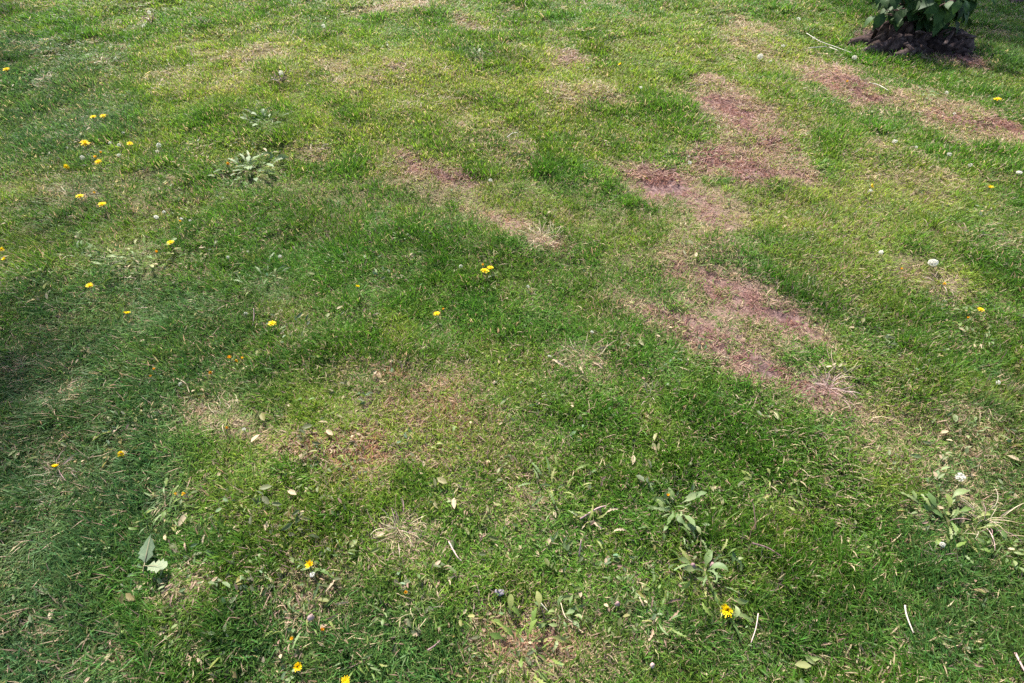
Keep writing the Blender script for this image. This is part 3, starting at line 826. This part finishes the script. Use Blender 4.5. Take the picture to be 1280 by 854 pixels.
W = rosette
W('weed_rosette', 'weed', 312, 214, 46, ['tooth_silver', 'oval_silver'], 20, 'large silvery grey weed rosette with overlapping pale leaves', None, (.0, .3), 'leaf', (.45, .95))
W('weed_rosette', 'weed', 880, 720, 60, ['tooth_yellow', 'tooth_silver', 'oval_green'], 20, 'broad pale green dandelion rosette holding two shrivelled pink buds', None, (.0, .35), 'leaf', (.5, .95))
W('weed_rosette', 'weed', 690, 615, 48, ['tooth_silver', 'tooth_yellow'], 13, 'grey green toothed rosette with long leaves standing up behind', None, (.1, .5), 'leaf', (.5, 1.0))
W('weed_rosette', 'weed', 735, 655, 42, ['tooth_dry', 'tooth_yellow'], 8, 'wilted rosette with curled pinkish tan leaves', None, (.1, .4))
W('weed_rosette', 'weed', 655, 812, 62, ['strip_green', 'tooth_yellow', 'spoon_yellow'], 16, 'yellow green rosette of long upright leaves in brownish bare soil', None, (.2, .7), 'leaf', (.55, 1.0))
W('weed_rosette', 'weed', 700, 775, 40, ['oval_silver', 'oval_green'], 7, 'small rosette of rounded grey green leaves above the yellow green one', None, (.0, .3))
W('weed_rosette', 'weed', 840, 640, 52, ['oval_green', 'tooth_silver', 'oval_silver'], 13, 'loose weed with pale oval leaves between the lush grass and the wilted rosette', None, (.0, .4))
W('weed_rosette', 'weed', 960, 622, 42, ['tooth_yellow', 'spoon_yellow'], 12, 'bunched weed with small crinkled yellow green leaves beside dark upright stalks', None, (.1, .6), 'leaf', (.4, .8))
W('weed_rosette', 'weed', 1180, 655, 52, ['oval_green', 'tooth_green', 'spoon_yellow'], 14, 'flattened green weed behind the dense round seed head', None, (.0, .4))
W('weed_rosette', 'weed', 1252, 688, 34, ['oval_green'], 9, 'bright green round leaved weed beside dry tangled stems', None, (.0, .4), 'leaf', (.5, .9))
W('weed_rosette', 'weed', 820, 778, 42, ['tooth_yellow', 'tooth_dry', 'tooth_silver'], 11, 'half dried rosette with pale tan and green leaves', None, (.0, .4))
W('weed_rosette', 'weed', 215, 642, 46, ['tooth_silver', 'spoon_yellow', 'tooth_yellow'], 14, 'pale flat weed with cream edged leaves under two orange dandelions', None, (-.05, .25), 'leaf', (.4, .8))
W('weed_rosette', 'weed', 385, 775, 50, ['tooth_silver', 'tooth_yellow', 'tooth_dry'], 12, 'drooping weed of pale folded leaves between orange dandelion heads', None, (.0, .4), 'leaf', (.4, .85))
W('weed_rosette', 'weed', 245, 722, 46, ['tooth_dry', 'oval_silver'], 12, 'greyish dried weed leaves beside the torn broad leaf', None, (.0, .3), 'leaf', (.35, .7))
W('weed_rosette', 'weed', 175, 330, 50, ['tooth_yellow', 'spoon_yellow'], 15, 'spreading yellowish weed below an open dandelion', None, (.0, .3), 'leaf', (.35, .7))
W('weed_rosette', 'weed', 338, 352, 42, ['tooth_silver', 'tooth_yellow'], 11, 'pale leafy weed in front of the bright green tussock', None, (.0, .3), 'leaf', (.4, .8))
W('weed_rosette', 'weed', 330, 156, 30, ['oval_silver', 'tooth_silver'], 12, 'bluish grey weed in tall grass behind the silvery rosette', None, (.2, .7))
W('weed_rosette', 'weed', 597, 72, 24, ['oval_silver', 'tooth_silver'], 10, 'bluish leaved weed in the tall pale grass', None, (.2, .7))
W('weed_rosette', 'weed', 130, 82, 28, ['tooth_silver', 'tooth_dry'], 10, 'brown and grey weed patch with tiny pale leaves', None, (.0, .3), 'leaf', (.4, .8))
W('weed_rosette', 'weed', 105, 322, 26, ['tooth_silver', 'oval_silver'], 6, 'small folded silvery weed', None, (.1, .5))
W('weed_rosette', 'weed', 395, 196, 22, ['tooth_dry', 'strip_purple'], 10, 'brown withered weed at the edge of a tan spot', None, (.1, .5))
W('weed_rosette', 'weed', 560, 562, 30, ['tooth_yellow', 'spoon_yellow'], 7, 'small yellow leaved weed at the edge of the brown patch', None, (.0, .3))
W('weed_rosette', 'weed', 555, 632, 22, ['oval_silver'], 3, 'single pale upright leaf sprout', None, (.6, 1.0))
W('weed_rosette', 'weed', 895, 452, 20, ['tooth_dry', 'strip_straw'], 7, 'dry curled weed on the rim of the big worn strip', None, (.0, .3))
W('weed_rosette', 'weed', 1010, 415, 18, ['oval_green', 'spoon_yellow'], 4, 'little yellow green weed just past the end of the worn strip', None, (.0, .3))
W('weed_rosette', 'weed', 1060, 150, 16, ['spoon_yellow', 'tooth_yellow'], 8, 'upright yellow green weed in grass below a pinkish patch', None, (.4, .9))
W('weed_rosette', 'weed', 1155, 122, 20, ['oval_silver', 'tooth_silver'], 7, 'flat pale weed with whitish leaves on the patch by the stump', None, (.0, .3))
W('weed_rosette', 'weed', 540, 720, 34, ['tooth_yellow', 'spoon_yellow', 'tooth_dry'], 10, 'loose yellowish weed between two straw tussocks', None, (.0, .4), 'leaf', (.35, .7))
W('weed_rosette', 'weed', 450, 830, 34, ['tooth_silver', 'tooth_yellow'], 8, 'thin leaved weed beside an open dandelion', None, (.0, .4))
W('weed_rosette', 'weed', 1075, 355, 16, ['tooth_dry'], 6, 'brown dry weed in pale grass', None, (.0, .3))
for (u, v, px) in ((640, 705, 22), (600, 660, 20), (780, 735, 26), (1085, 690, 22), (1010, 735, 24), (310, 640, 22), (430, 690, 24), (120, 690, 24), (330, 720, 24), (480, 770, 26), (1120, 600, 22), (1000, 500, 16), (760, 560, 18),
                   (420, 330, 18), (500, 300, 15), (240, 270, 18), (60, 350, 20), (300, 470, 18), (690, 500, 18), (1210, 540, 22), (1110, 440, 18), (1230, 430, 18), (840, 290, 14), (1010, 300, 14), (745, 180, 12), (440, 160, 12)):
    kd = random.choice([('yellowish', ['tooth_yellow', 'spoon_yellow']), ('green', ['tooth_green', 'oval_green']), ('greyish', ['tooth_silver', 'oval_green'])])
    W('small_weed', 'weed', u, v, px, kd[1], random.randint(5, 8),
      'small %s weed half hidden in short grass, closest to %s' % (kd[0], near(u, v)), 'small weeds scattered in the lawn', (.0, .35), 'leaf', (.45, .9))

W('dry_tussock', 'dry grass', 1032, 490, 40, ['strip_purple'], 60, 'fountain shaped tussock of purplish dry blades at the end of the worn strip', None, (-.2, .5), 'blade', (.5, .95))
W('dry_tussock', 'dry grass', 1045, 478, 44, ['strip_straw'], 7, 'few thick cream straws sticking up beside the purplish tussock', None, (.0, .6), 'blade', (.7, 1.1), (-.4, 1.8))
W('dry_tussock', 'dry grass', 675, 302, 38, ['strip_straw'], 40, 'pale straw tussock fanned over the tan worn spot', None, (-.2, .4), 'blade', (.5, 1.0))
W('dry_tussock', 'dry grass', 728, 452, 46, ['strip_straw', 'strip_straw', 'tooth_dry'], 20, 'spread of cream straws around a small dark hole', None, (-.1, .7), 'blade', (.5, 1.0))
W('dry_tussock', 'dry grass', 500, 668, 46, ['strip_straw', 'strip_straw', 'strip_purple'], 36, 'combed tussock of tan and pinkish straws', None, (-.2, .6), 'blade', (.5, 1.0))
W('dry_tussock', 'dry grass', 528, 760, 48, ['strip_straw', 'strip_green'], 26, 'upright tuft of straw and yellow green blades around an orange bud', None, (.0, .9), 'blade', (.5, 1.0))
W('dry_tussock', 'dry grass', 285, 528, 44, ['strip_straw', 'strip_green'], 32, 'flattened straw tussock holding an orange dandelion head', None, (-.3, .3), 'blade', (.5, 1.0))
W('dry_tussock', 'dry grass', 1225, 655, 50, ['strip_straw', 'strip_straw', 'strip_purple'], 26, 'tangle of long bleached stems over dark green grass', None, (-.2, .4), 'blade', (.6, 1.2))
W('dry_tussock', 'dry grass', 810, 500, 30, ['strip_purple', 'strip_straw'], 14, 'thin reddish brown dead stalks in green grass', None, (.2, .9), 'blade', (.5, 1.0))
W('dry_tussock', 'dry grass', 1165, 700, 26, ['strip_purple'], 14, 'reddish tangle under the dense round seed head', None, (-.1, .5), 'blade', (.5, 1.0))
W('dry_tussock', 'dry grass', 1172, 360, 30, ['strip_straw', 'strip_purple'], 20, 'dead straw patch around the big white seed fluff', None, (-.3, .3), 'blade', (.5, 1.0))
W('dry_tussock', 'dry grass', 985, 440, 26, ['strip_straw'], 18, 'small straw tuft inside the worn strip', None, (-.2, .4), 'blade', (.5, 1.0))
W('dry_tussock', 'dry grass', 320, 330, 36, ['strip_green'], 44, 'bright green tussock standing above the lawn', None, (.1, 1.1), 'blade', (.6, 1.1))
W('dry_tussock', 'dry grass', 80, 590, 34, ['strip_straw', 'strip_purple'], 18, 'pale matted straw under a half closed dandelion', None, (-.3, .2), 'blade', (.5, 1.0))
W('dry_tussock', 'dry grass', 90, 253, 26, ['strip_straw'], 10, 'dry straw wisps beside the clustered dandelions', None, (-.2, .3), 'blade', (.5, 1.0))

# ------------------------------------------------------------------ shrivelled buds in the broad rosette
def bud(u, v, r, label):
    g = at(u, v) + Vector((0, 0, .03))
    V, F = [], []
    for i in range(6):
        th = math.pi * i / 5
        for k in range(8):
            q = r * (math.sin(th) ** .8 * random.uniform(.55, 1.2) * (1 - .35 * math.cos(th)) + (.18 * (k % 2) if i == 1 else 0))
            V.append(Vector((q * math.cos(k * .785), q * math.sin(k * .785), r * 1.1 * math.cos(th))))
    for i in range(5):
        for k in range(8): F.append((i * 8 + k, i * 8 + (k + 1) % 8, i * 8 + 8 + (k + 1) % 8, i * 8 + 8 + k))
    o = empty('flower_bud', g)
    tag(o, label, 'flower bud')
    put('bud_head', mesh('bud_head', V, F, M_PURP), o)
    put('stem', STEMS[3], o, (0, 0, -r * .5), (.3, .2, 1), (.03, .03, .035))
bud(863, 713, .010, 'larger shrivelled pink bud in the broad pale rosette')
bud(887, 712, .009, 'smaller shrivelled pink bud in the broad pale rosette')
bud(770, 760, .007, 'tiny pale pink bud between weeds and straw')
bud(813, 836, .006, 'brownish bud below the half dried rosette')
bud(392, 777, .009, 'pink bud among the drooping pale weed leaves')

# ------------------------------------------------------------------ the torn broad leaf
def broad_leaf(u, v, L, az, tip, mat, name, label):
    g = at(u, v) + Vector((0, 0, .042))
    V, F = leaf_shape(1.0, [.02, .10, .26, .20, .36, .27, .38, .24, .26, .08], droop=.35, fold=.10, rise=.25, wav=.14)
    rb, rf = tube([(0, 0, .01), (.3, 0, .12), (.6, 0, .19), (.9, 0, .22)], [.02, .016, .011, .004], 5)
    o = empty(name, g, az)
    tag(o, label, 'leaf')
    bl_ = put('blade', mesh('blade', V, F, mat), o, (0, 0, 0), (tip, 0, 0), L)
    put('midrib', mesh('midrib', rb, rf, M_STEM), o, (0, 0, 0), (tip, 0, 0), L)
    sv, sf = tube([(.05, 0, .02), (-.15, .02, -.04), (-.35, 0, -.16)], [.02, .02, .016], 5)
    put('stalk', mesh('stalk', sv, sf, M_STEM), o, (0, 0, 0), (tip, 0, 0), L)
broad_leaf(190, 712, .075, R(100), .2, M_TORN, 'fallen_leaf', 'torn broad grey green leaf lying on the bluish grass')
broad_leaf(193, 716, .055, R(-10), -.2, M_TORN, 'fallen_leaf', 'smaller pale half of the torn broad leaf, edge curled cream')

# ------------------------------------------------------------------ stems, stalks and twigs lying about
def stick(name, cat, pix, r, mat, label, h=.03, h2=None, n=6, group=None, side=None):
    h2 = h if h2 is None else h2
    pts = []
    for i, (u, v) in enumerate(pix):
        t = i / (len(pix) - 1)
        pts.append(at(u, v) + Vector((0, 0, h * (1 - t) + h2 * t)))
    sm = []
    for i in range(len(pts) - 1):                 # rounded through the given points
        p0, p1, p2, p3 = pts[max(i - 1, 0)], pts[i], pts[i + 1], pts[min(i + 2, len(pts) - 1)]
        for k in range(4):
            t = k / 4
            sm.append(.5 * ((2 * p1) + (p2 - p0) * t + (2 * p0 - 5 * p1 + 4 * p2 - p3) * t * t + (3 * p1 - p0 - 3 * p2 + p3) * t ** 3))
    sm.append(pts[-1])
    base = sm[0].copy()
    rad = [r * (1.1 - .45 * i / len(sm)) for i in range(len(sm))]
    V, F = tube([p - base for p in sm], rad, n, .12)
    o = put(name, mesh(name, V, F, mat), None, base)
    tag(o, label, cat, group)
    return o
stick('loose_straw', 'straw', [(1122, 764), (1124, 777), (1132, 798)], .0021, M_WHITE, 'bleached white stem lying curved on dark green grass', .04)
stick('loose_straw', 'straw', [(942, 774), (939, 792), (933, 810)], .0014, M_PURP, 'pinkish white stalk below the half closed dandelion', .04)
stick('twig', 'twig', [(938, 626), (939, 645), (938, 672)], .0016, M_TWIG, 'thin dark upright stalk in deep green grass', .012, .05)
stick('twig', 'twig', [(936, 686), (955, 692), (974, 704)], .0024, M_TWIG, 'purplish brown twig below the dark upright stalk', .035)
stick('twig', 'twig', [(1258, 822), (1268, 842), (1275, 853)], .0026, M_PURP, 'knotty pinkish twig on dark grass below the tangled bleached stems', .035)
stick('loose_straw', 'straw', [(225, 480), (236, 486), (241, 498)], .0015, M_STRAW, 'long bent pale stalk of the purplish seed head', .03)
stick('loose_straw', 'straw', [(700, 760), (706, 778), (720, 786)], .0013, M_STRAW, 'curved straw coloured stem beside the yellow green rosette', .035)
stick('loose_straw', 'straw', [(672, 756), (684, 770)], .0011, M_WHITE, 'short straight pale straw above the yellow green rosette', .035)
stick('loose_straw', 'straw', [(562, 684), (572, 702), (578, 708)], .0018, M_PURP, 'bent pinkish straw lying in thin grass', .035)
stick('twig', 'twig', [(536, 818), (545, 812), (551, 806)], .0024, M_PURP, 'short reddish stick beside straw tuft', .03)
stick('loose_straw', 'straw', [(318, 412), (321, 403), (322, 397)], .002, M_PURP, 'thin reddish stalk beside a bright open dandelion', .02, .05)
stick('loose_straw', 'straw', [(724, 656), (745, 643), (756, 640)], .0026, M_PURP, 'fleshy pink stalk lying across the wilted rosette', .035)
stick('loose_straw', 'straw', [(723, 700), (724, 688)], .002, M_PURP, 'short pink upright straw below the wilted rosette', .02, .06)
stick('twig', 'twig', [(246, 84), (242, 74), (240, 66)], .003, M_TWIG, 'thin dark twig standing up from the pale grass', .0, .05)
stick('twig', 'twig', [(1006, 48), (1022, 58), (1041, 65), (1062, 73)], .003, M_WHITE, 'long pale stick in the grass by the stump', .04)
stick('twig', 'twig', [(1008, 68), (1030, 66), (1045, 71)], .0035, M_WHITE, 'shorter pale stick crossing the long one', .045)
stick('twig', 'twig', [(1084, 109), (1096, 112), (1108, 119)], .003, M_WHITE, 'bleached stick lying on the bare pinkish patch', .03)
stick('twig', 'twig', [(634, 180), (640, 175), (647, 174)], .003, M_WHITE, 'small bent whitish stick in the pale grass', .04)
stick('twig', 'twig', [(720, 6), (721, -2), (721, -10)], .009, M_TWIG, 'dark stub of a stake in the far grass', .0, .12)
stick('loose_straw', 'straw', [(660, 14), (656, 10), (662, 3)], .003, M_STRAW, 'thin straw stalk standing in the far pale grass', .02, .06)
for k, (u, v) in enumerate(((352, 107), (190, 30), (260, 33), (410, 46), (384, 2))):
    g = at(u, v)
    o = empty('dead_plant', g, k * 1.3)
    tag(o, 'little dark dead plant with bare brown stalks, ' + ('white fluff on top' if k in (0, 1, 3) else 'no fluff'), 'dead plant', 'dead brown plants in the far grass')
    for i in range(7):
        az, le = i * 2.4, random.uniform(.5, 1.0)
        l = random.uniform(.05, .10)
        pts = [(0, 0, 0), (math.cos(az) * l * .3, math.sin(az) * l * .3, l * le * .5), (math.cos(az) * l * .8, math.sin(az) * l * .8, l * le)]
        put('stalk', mesh('stalk', *tube(pts, [.004, .003, .002], 5), M_TWIG), o)
    for i in range(6):
        put('leaf', random.choice(LS['tooth_dry']), o, (0, 0, .01), (random.gauss(0, .4), -random.uniform(0, .5), i * 1.05), random.uniform(.06, .1))
    if k in (1, 3, 0):
        put('seed_fluff', FL[2], o, (.02, 0, .085), (0, 0, 0), .016)

# a small stone
def lump(name, r, mat, sx=1, sy=1, sz=.6, seed=0, n=10, m_=7, j=.22):
    random.seed(100 + seed)
    V, F = [], []
    for i in range(m_):
        th = math.pi * i / (m_ - 1)
        for k in range(n):
            q = r * (1 + random.uniform(-j, j))
            V.append(Vector((q * sx * math.sin(th) * math.cos(6.283 * k / n), q * sy * math.sin(th) * math.sin(6.283 * k / n), q * sz * math.cos(th))))
    for i in range(m_ - 1):
        for k in range(n): F.append((i * n + k, i * n + (k + 1) % n, i * n + n + (k + 1) % n, i * n + n + k))
    return mesh(name, V, F, mat)
tag(put('stone', lump('stone', .013, M_STONE, 1.2, .8, .35, 1, 8, 5, .35), None, at(625, 744) + Vector((0, 0, .018))), 'small mauve grey stone lying on the grass above the rosette', 'stone')

tag(put('dark_stone', lump('dark_stone', .085, M_TWIG, 1.3, .8, .75, 4, 12, 8, .14), None, at(1275, 4) + Vector((0, 0, .02))), 'nearly black stone lying in the grass past the stump', 'stone')

# ------------------------------------------------------------------ the old stump and the shrub sprouting over it
def build_stump():
    c = at(1137, 56)
    o = empty('tree_stump', c)
    tag(o, 'low rotten tree stump with dark purplish bark and spreading roots', 'stump')
    nu, nv = 120, 16
    V, F = [], []
    th = np.linspace(0, 2 * np.pi, nu, endpoint=False)
    lobes = [(2.9, .16, .30), (-2.55, .13, .28), (-1.7, .05, .30), (-.55, .15, .26), (.1, .08, .4), (1.3, .12, .4), (2.1, .10, .35)]
    prof = [(1.0, -.05), (.98, -.01), (.90, .035), (.82, .07), (.74, .105), (.68, .14), (.64, .17), (.61, .195), (.57, .205), (.50, .20), (.42, .17), (.34, .13), (.25, .11), (.15, .10), (.07, .095), (.0, .095)]
    for j, (rr, z) in enumerate(prof):
        for t in th:
            flare = sum(a * math.exp(-((math.atan2(math.sin(t - p0), math.cos(t - p0))) / w) ** 2) for p0, a, w in lobes)
            base = .30 + .02 * math.sin(5 * t)
            q = (base + flare * max(0, rr - .55) / .45 * 1.3) * rr
            nz = float(fbm(np.array([t * 3.0 + 20]), np.array([z * 14]), 1.0, 120, 3)[0])
            nf = float(fbm(np.array([t * 14.0]), np.array([z * 8]), 1.0, 130, 2)[0])
            nf2 = float(fbm(np.array([t * 40.0]), np.array([z * 30]), 1.0, 140, 2)[0])
            q *= 1 + .14 * nz + .10 * nf + .05 * nf2
            zz = z * (1 + .30 * nz + .22 * math.sin(t * 2 + 1.0)) + (.012 * nf if 0 < j < 12 else 0)
            V.append(Vector((q * math.cos(t) * .98, q * math.sin(t) * .66, zz * (.72 if zz > 0 else 1))))
    for j in range(len(prof) - 1):
        for k in range(nu):
            F.append((j * nu + k, j * nu + (k + 1) % nu, (j + 1) * nu + (k + 1) % nu, (j + 1) * nu + k))
    put('stump_body', mesh('stump_body', V, F, M_BARK), o)
    def root(pts, rad, mat=M_BARK):
        P_ = [Vector(p) for p in pts]
        sm, rs = [], []
        for i in range(len(P_) - 1):
            p0, p1, p2, p3 = P_[max(i - 1, 0)], P_[i], P_[i + 1], P_[min(i + 2, len(P_) - 1)]
            for k in range(6):
                t = k / 6
                sm.append(.5 * ((2 * p1) + (p2 - p0) * t + (2 * p0 - 5 * p1 + 4 * p2 - p3) * t * t + (3 * p1 - p0 - 3 * p2 + p3) * t ** 3))
                rs.append((rad[i] * (1 - t) + rad[i + 1] * t) * random.uniform(.88, 1.12))
        sm.append(P_[-1]); rs.append(rad[-1])
        put('root', mesh('root', *tube(sm, rs, 14, .12), mat), o, (0, 0, -.02), (0, 0, 0), (.92, .86, .75))
    root([(.12, -.02, .16), (.27, -.06, .175), (.38, -.12, .12), (.42, -.17, .03), (.43, -.19, -.05)], [.05, .045, .05, .045, .03], M_WOODG)
    root([(-.1, -.10, .10), (-.25, -.16, .075), (-.40, -.16, .03), (-.50, -.14, -.04)], [.07, .06, .045, .03], M_WOODG)
    root([(-.05, -.15, .09), (-.12, -.24, .05), (-.28, -.30, .01), (-.36, -.32, -.04)], [.06, .05, .035, .02], M_WOODG)
    root([(.10, -.12, .10), (.16, -.22, .05), (.20, -.31, .0), (.22, -.36, -.04)], [.06, .05, .035, .02])
    root([(.20, -.05, .09), (.30, -.20, .04), (.40, -.34, .01), (.50, -.40, -.04)], [.05, .05, .035, .02])
    for k in range(16):                            # loose bark flakes lying against it
        a = random.uniform(3.3, 6.2)
        q = random.uniform(.22, .44)
        L = random.uniform(.03, .08)
        v = [(-L, -.012, 0), (L, -.016, .002), (L * .9, .014, .004), (-L * .8, .012, .006), (0, 0, .012), (-L, -.012, -.006), (L, -.016, -.006), (L * .9, .014, -.006), (-L * .8, .012, -.006)]
        f = [(0, 1, 4), (1, 2, 4), (2, 3, 4), (3, 0, 4), (0, 5, 6, 1), (1, 6, 7, 2), (2, 7, 8, 3), (3, 8, 5, 0)]
        put('bark_flake', mesh('bark_flake', v, f, random.choice([M_BARK, M_WOODG]), False), o, (q * math.cos(a) * 1.1, q * math.sin(a) * .75, max(.02, .15 - .3 * (q - .2))), (random.gauss(0, .6), random.gauss(0, .5), random.uniform(0, 6.28)))
    return c
SC = build_stump()

def build_shrub(c):
    o = empty('leafy_shrub', c + Vector((-.02, .06, .08)))
    tag(o, 'dark green leafy shrub with drooping pointed leaves sprouting from the stump', 'shrub')
    random.seed(5)
    for s in range(22):
        az = s * 2.399963 + random.gauss(0, .2)
        H = random.uniform(.28, .80)
        out = random.uniform(.12, .40)
        pts = []
        for i in range(7):
            t = i / 6
            pts.append(Vector((math.cos(az) * (.05 + out * t ** 1.4), math.sin(az) * (.05 + out * t ** 1.4), H * (t - .22 * t * t * (out / .3)))))
        st = put('stem', mesh('stem', *tube(pts, [.009 - .001 * i for i in range(7)], 6), M_TWIG), o)
        for i in range(1, 7):
            for sd in (-1, 1):
                p = pts[i] + Vector((random.gauss(0, .01), random.gauss(0, .01), 0))
                a2 = az + sd * random.uniform(.5, 1.5) + (0 if i % 2 else .6)
                put('leaf', random.choice(LS['shrub']), st, p, (random.gauss(0, .25), random.uniform(.15, .85), a2), random.uniform(.09, .15))
    for k in range(110):                            # low skirt of leaves hanging in front of the stump
        a = random.uniform(-2.9, -.2) if k < 80 else random.uniform(0, 6.28)
        q = random.uniform(.08, .32)
        z = random.uniform(.10, .34)
        p = Vector((q * 1.15 * math.cos(a), q * .8 * math.sin(a), z))
        pts = [Vector((p.x * .2, p.y * .2, z * .5)), Vector((p.x * .6, p.y * .6, z * .95)), p]
        st = put('stem', mesh('stem', *tube(pts, [.005, .004, .002], 5), M_TWIG), o)
        put('leaf', random.choice(LS['shrub']), st, p, (random.gauss(0, .25), random.uniform(.3, .95), a + random.gauss(0, .35)), random.uniform(.10, .15))
build_shrub(SC)

# ------------------------------------------------------------------ unseen trees, added so their crowns darken the lawn's margins and the stump
M_TLEAF = plain('tree_leaf', [(.25, (.03, .07, .018)), (.5, (.05, .10, .025)), (.8, (.08, .13, .035))], 3, .3, .5, .3, .3)
def crown_mesh(n, rx, rz, seed):
    r = np.random.default_rng(seed)
    cl = r.normal(0, 1, (46, 3)); cl /= np.linalg.norm(cl, axis=1)[:, None]
    cl *= (r.random((46, 1)) ** .45) * .85
    V, F = [], []
    for i in range(n):
        c = cl[r.integers(46)] + r.normal(0, .17, 3)
        c = np.array([c[0] * rx, c[1] * rx, c[2] * rz])
        a, b = r.normal(0, 1, 3), r.normal(0, 1, 3)
        a /= np.linalg.norm(a); b -= a * (a @ b); b /= np.linalg.norm(b)
        L, w = r.uniform(.09, .15), r.uniform(.04, .06)
        k = len(V)
        V += [c - a * L * .5, c + b * w, c + a * L * .5, c - b * w]
        F.append((k, k + 1, k + 2, k + 3))
    return mesh('crown', V, F, M_TLEAF, False)
CROWN = crown_mesh(6500, 1.0, .8, 3)
def tree(bx, by, cx, cy, ch, rad, label):
    o = empty('added_shade_tree', Vector((bx, by, float(height(bx, by)) - .05)))
    tag(o, label, 'tree', None)
    dx, dy = cx - bx, cy - by
    pts = [(0, 0, 0), (dx * .08, dy * .08, ch * .25), (dx * .35, dy * .35, ch * .55), (dx * .8, dy * .8, ch * .9), (dx, dy, ch * 1.12)]
    put('trunk', mesh('trunk', *tube(pts, [.17, .13, .11, .07, .03], 10, .08), M_BARK), o)
    for k in range(7):
        a = k * 2.4
        q = [Vector(pts[2]).lerp(Vector(pts[3]), k / 7), Vector((dx + math.cos(a) * rad * .4, dy + math.sin(a) * rad * .4, ch * .95)), Vector((dx + math.cos(a) * rad * .8, dy + math.sin(a) * rad * .8, ch + rad * .25 * math.sin(a * 3)))]
        put('limb', mesh('limb', *tube(q, [.06, .035, .012], 7, .05), M_BARK), o)
    put('crown', CROWN, o, (dx, dy, ch), (0, 0, bx), (rad, rad, rad))
ADDED_TREES = [(-8.2, 9.2, -8.05, 9.1, 4.6, 2.3, 'unseen added tree whose crown darkens the far dandelion cluster side'), (-6.0, 4.9, -5.1, 4.0, 4.2, 2.0, 'leaning unseen tree added to shade the combed bluish grass'),
         (3.6, 9.9, 3.45, 9.7, 4.6, 1.9, 'unseen tree added past the stump to shade it'), (5.6, 5.1, 4.95, 4.9, 4.2, 1.6, 'smaller unseen tree added to shade the tangle of bleached stems')]
for q in ADDED_TREES: tree(*q)
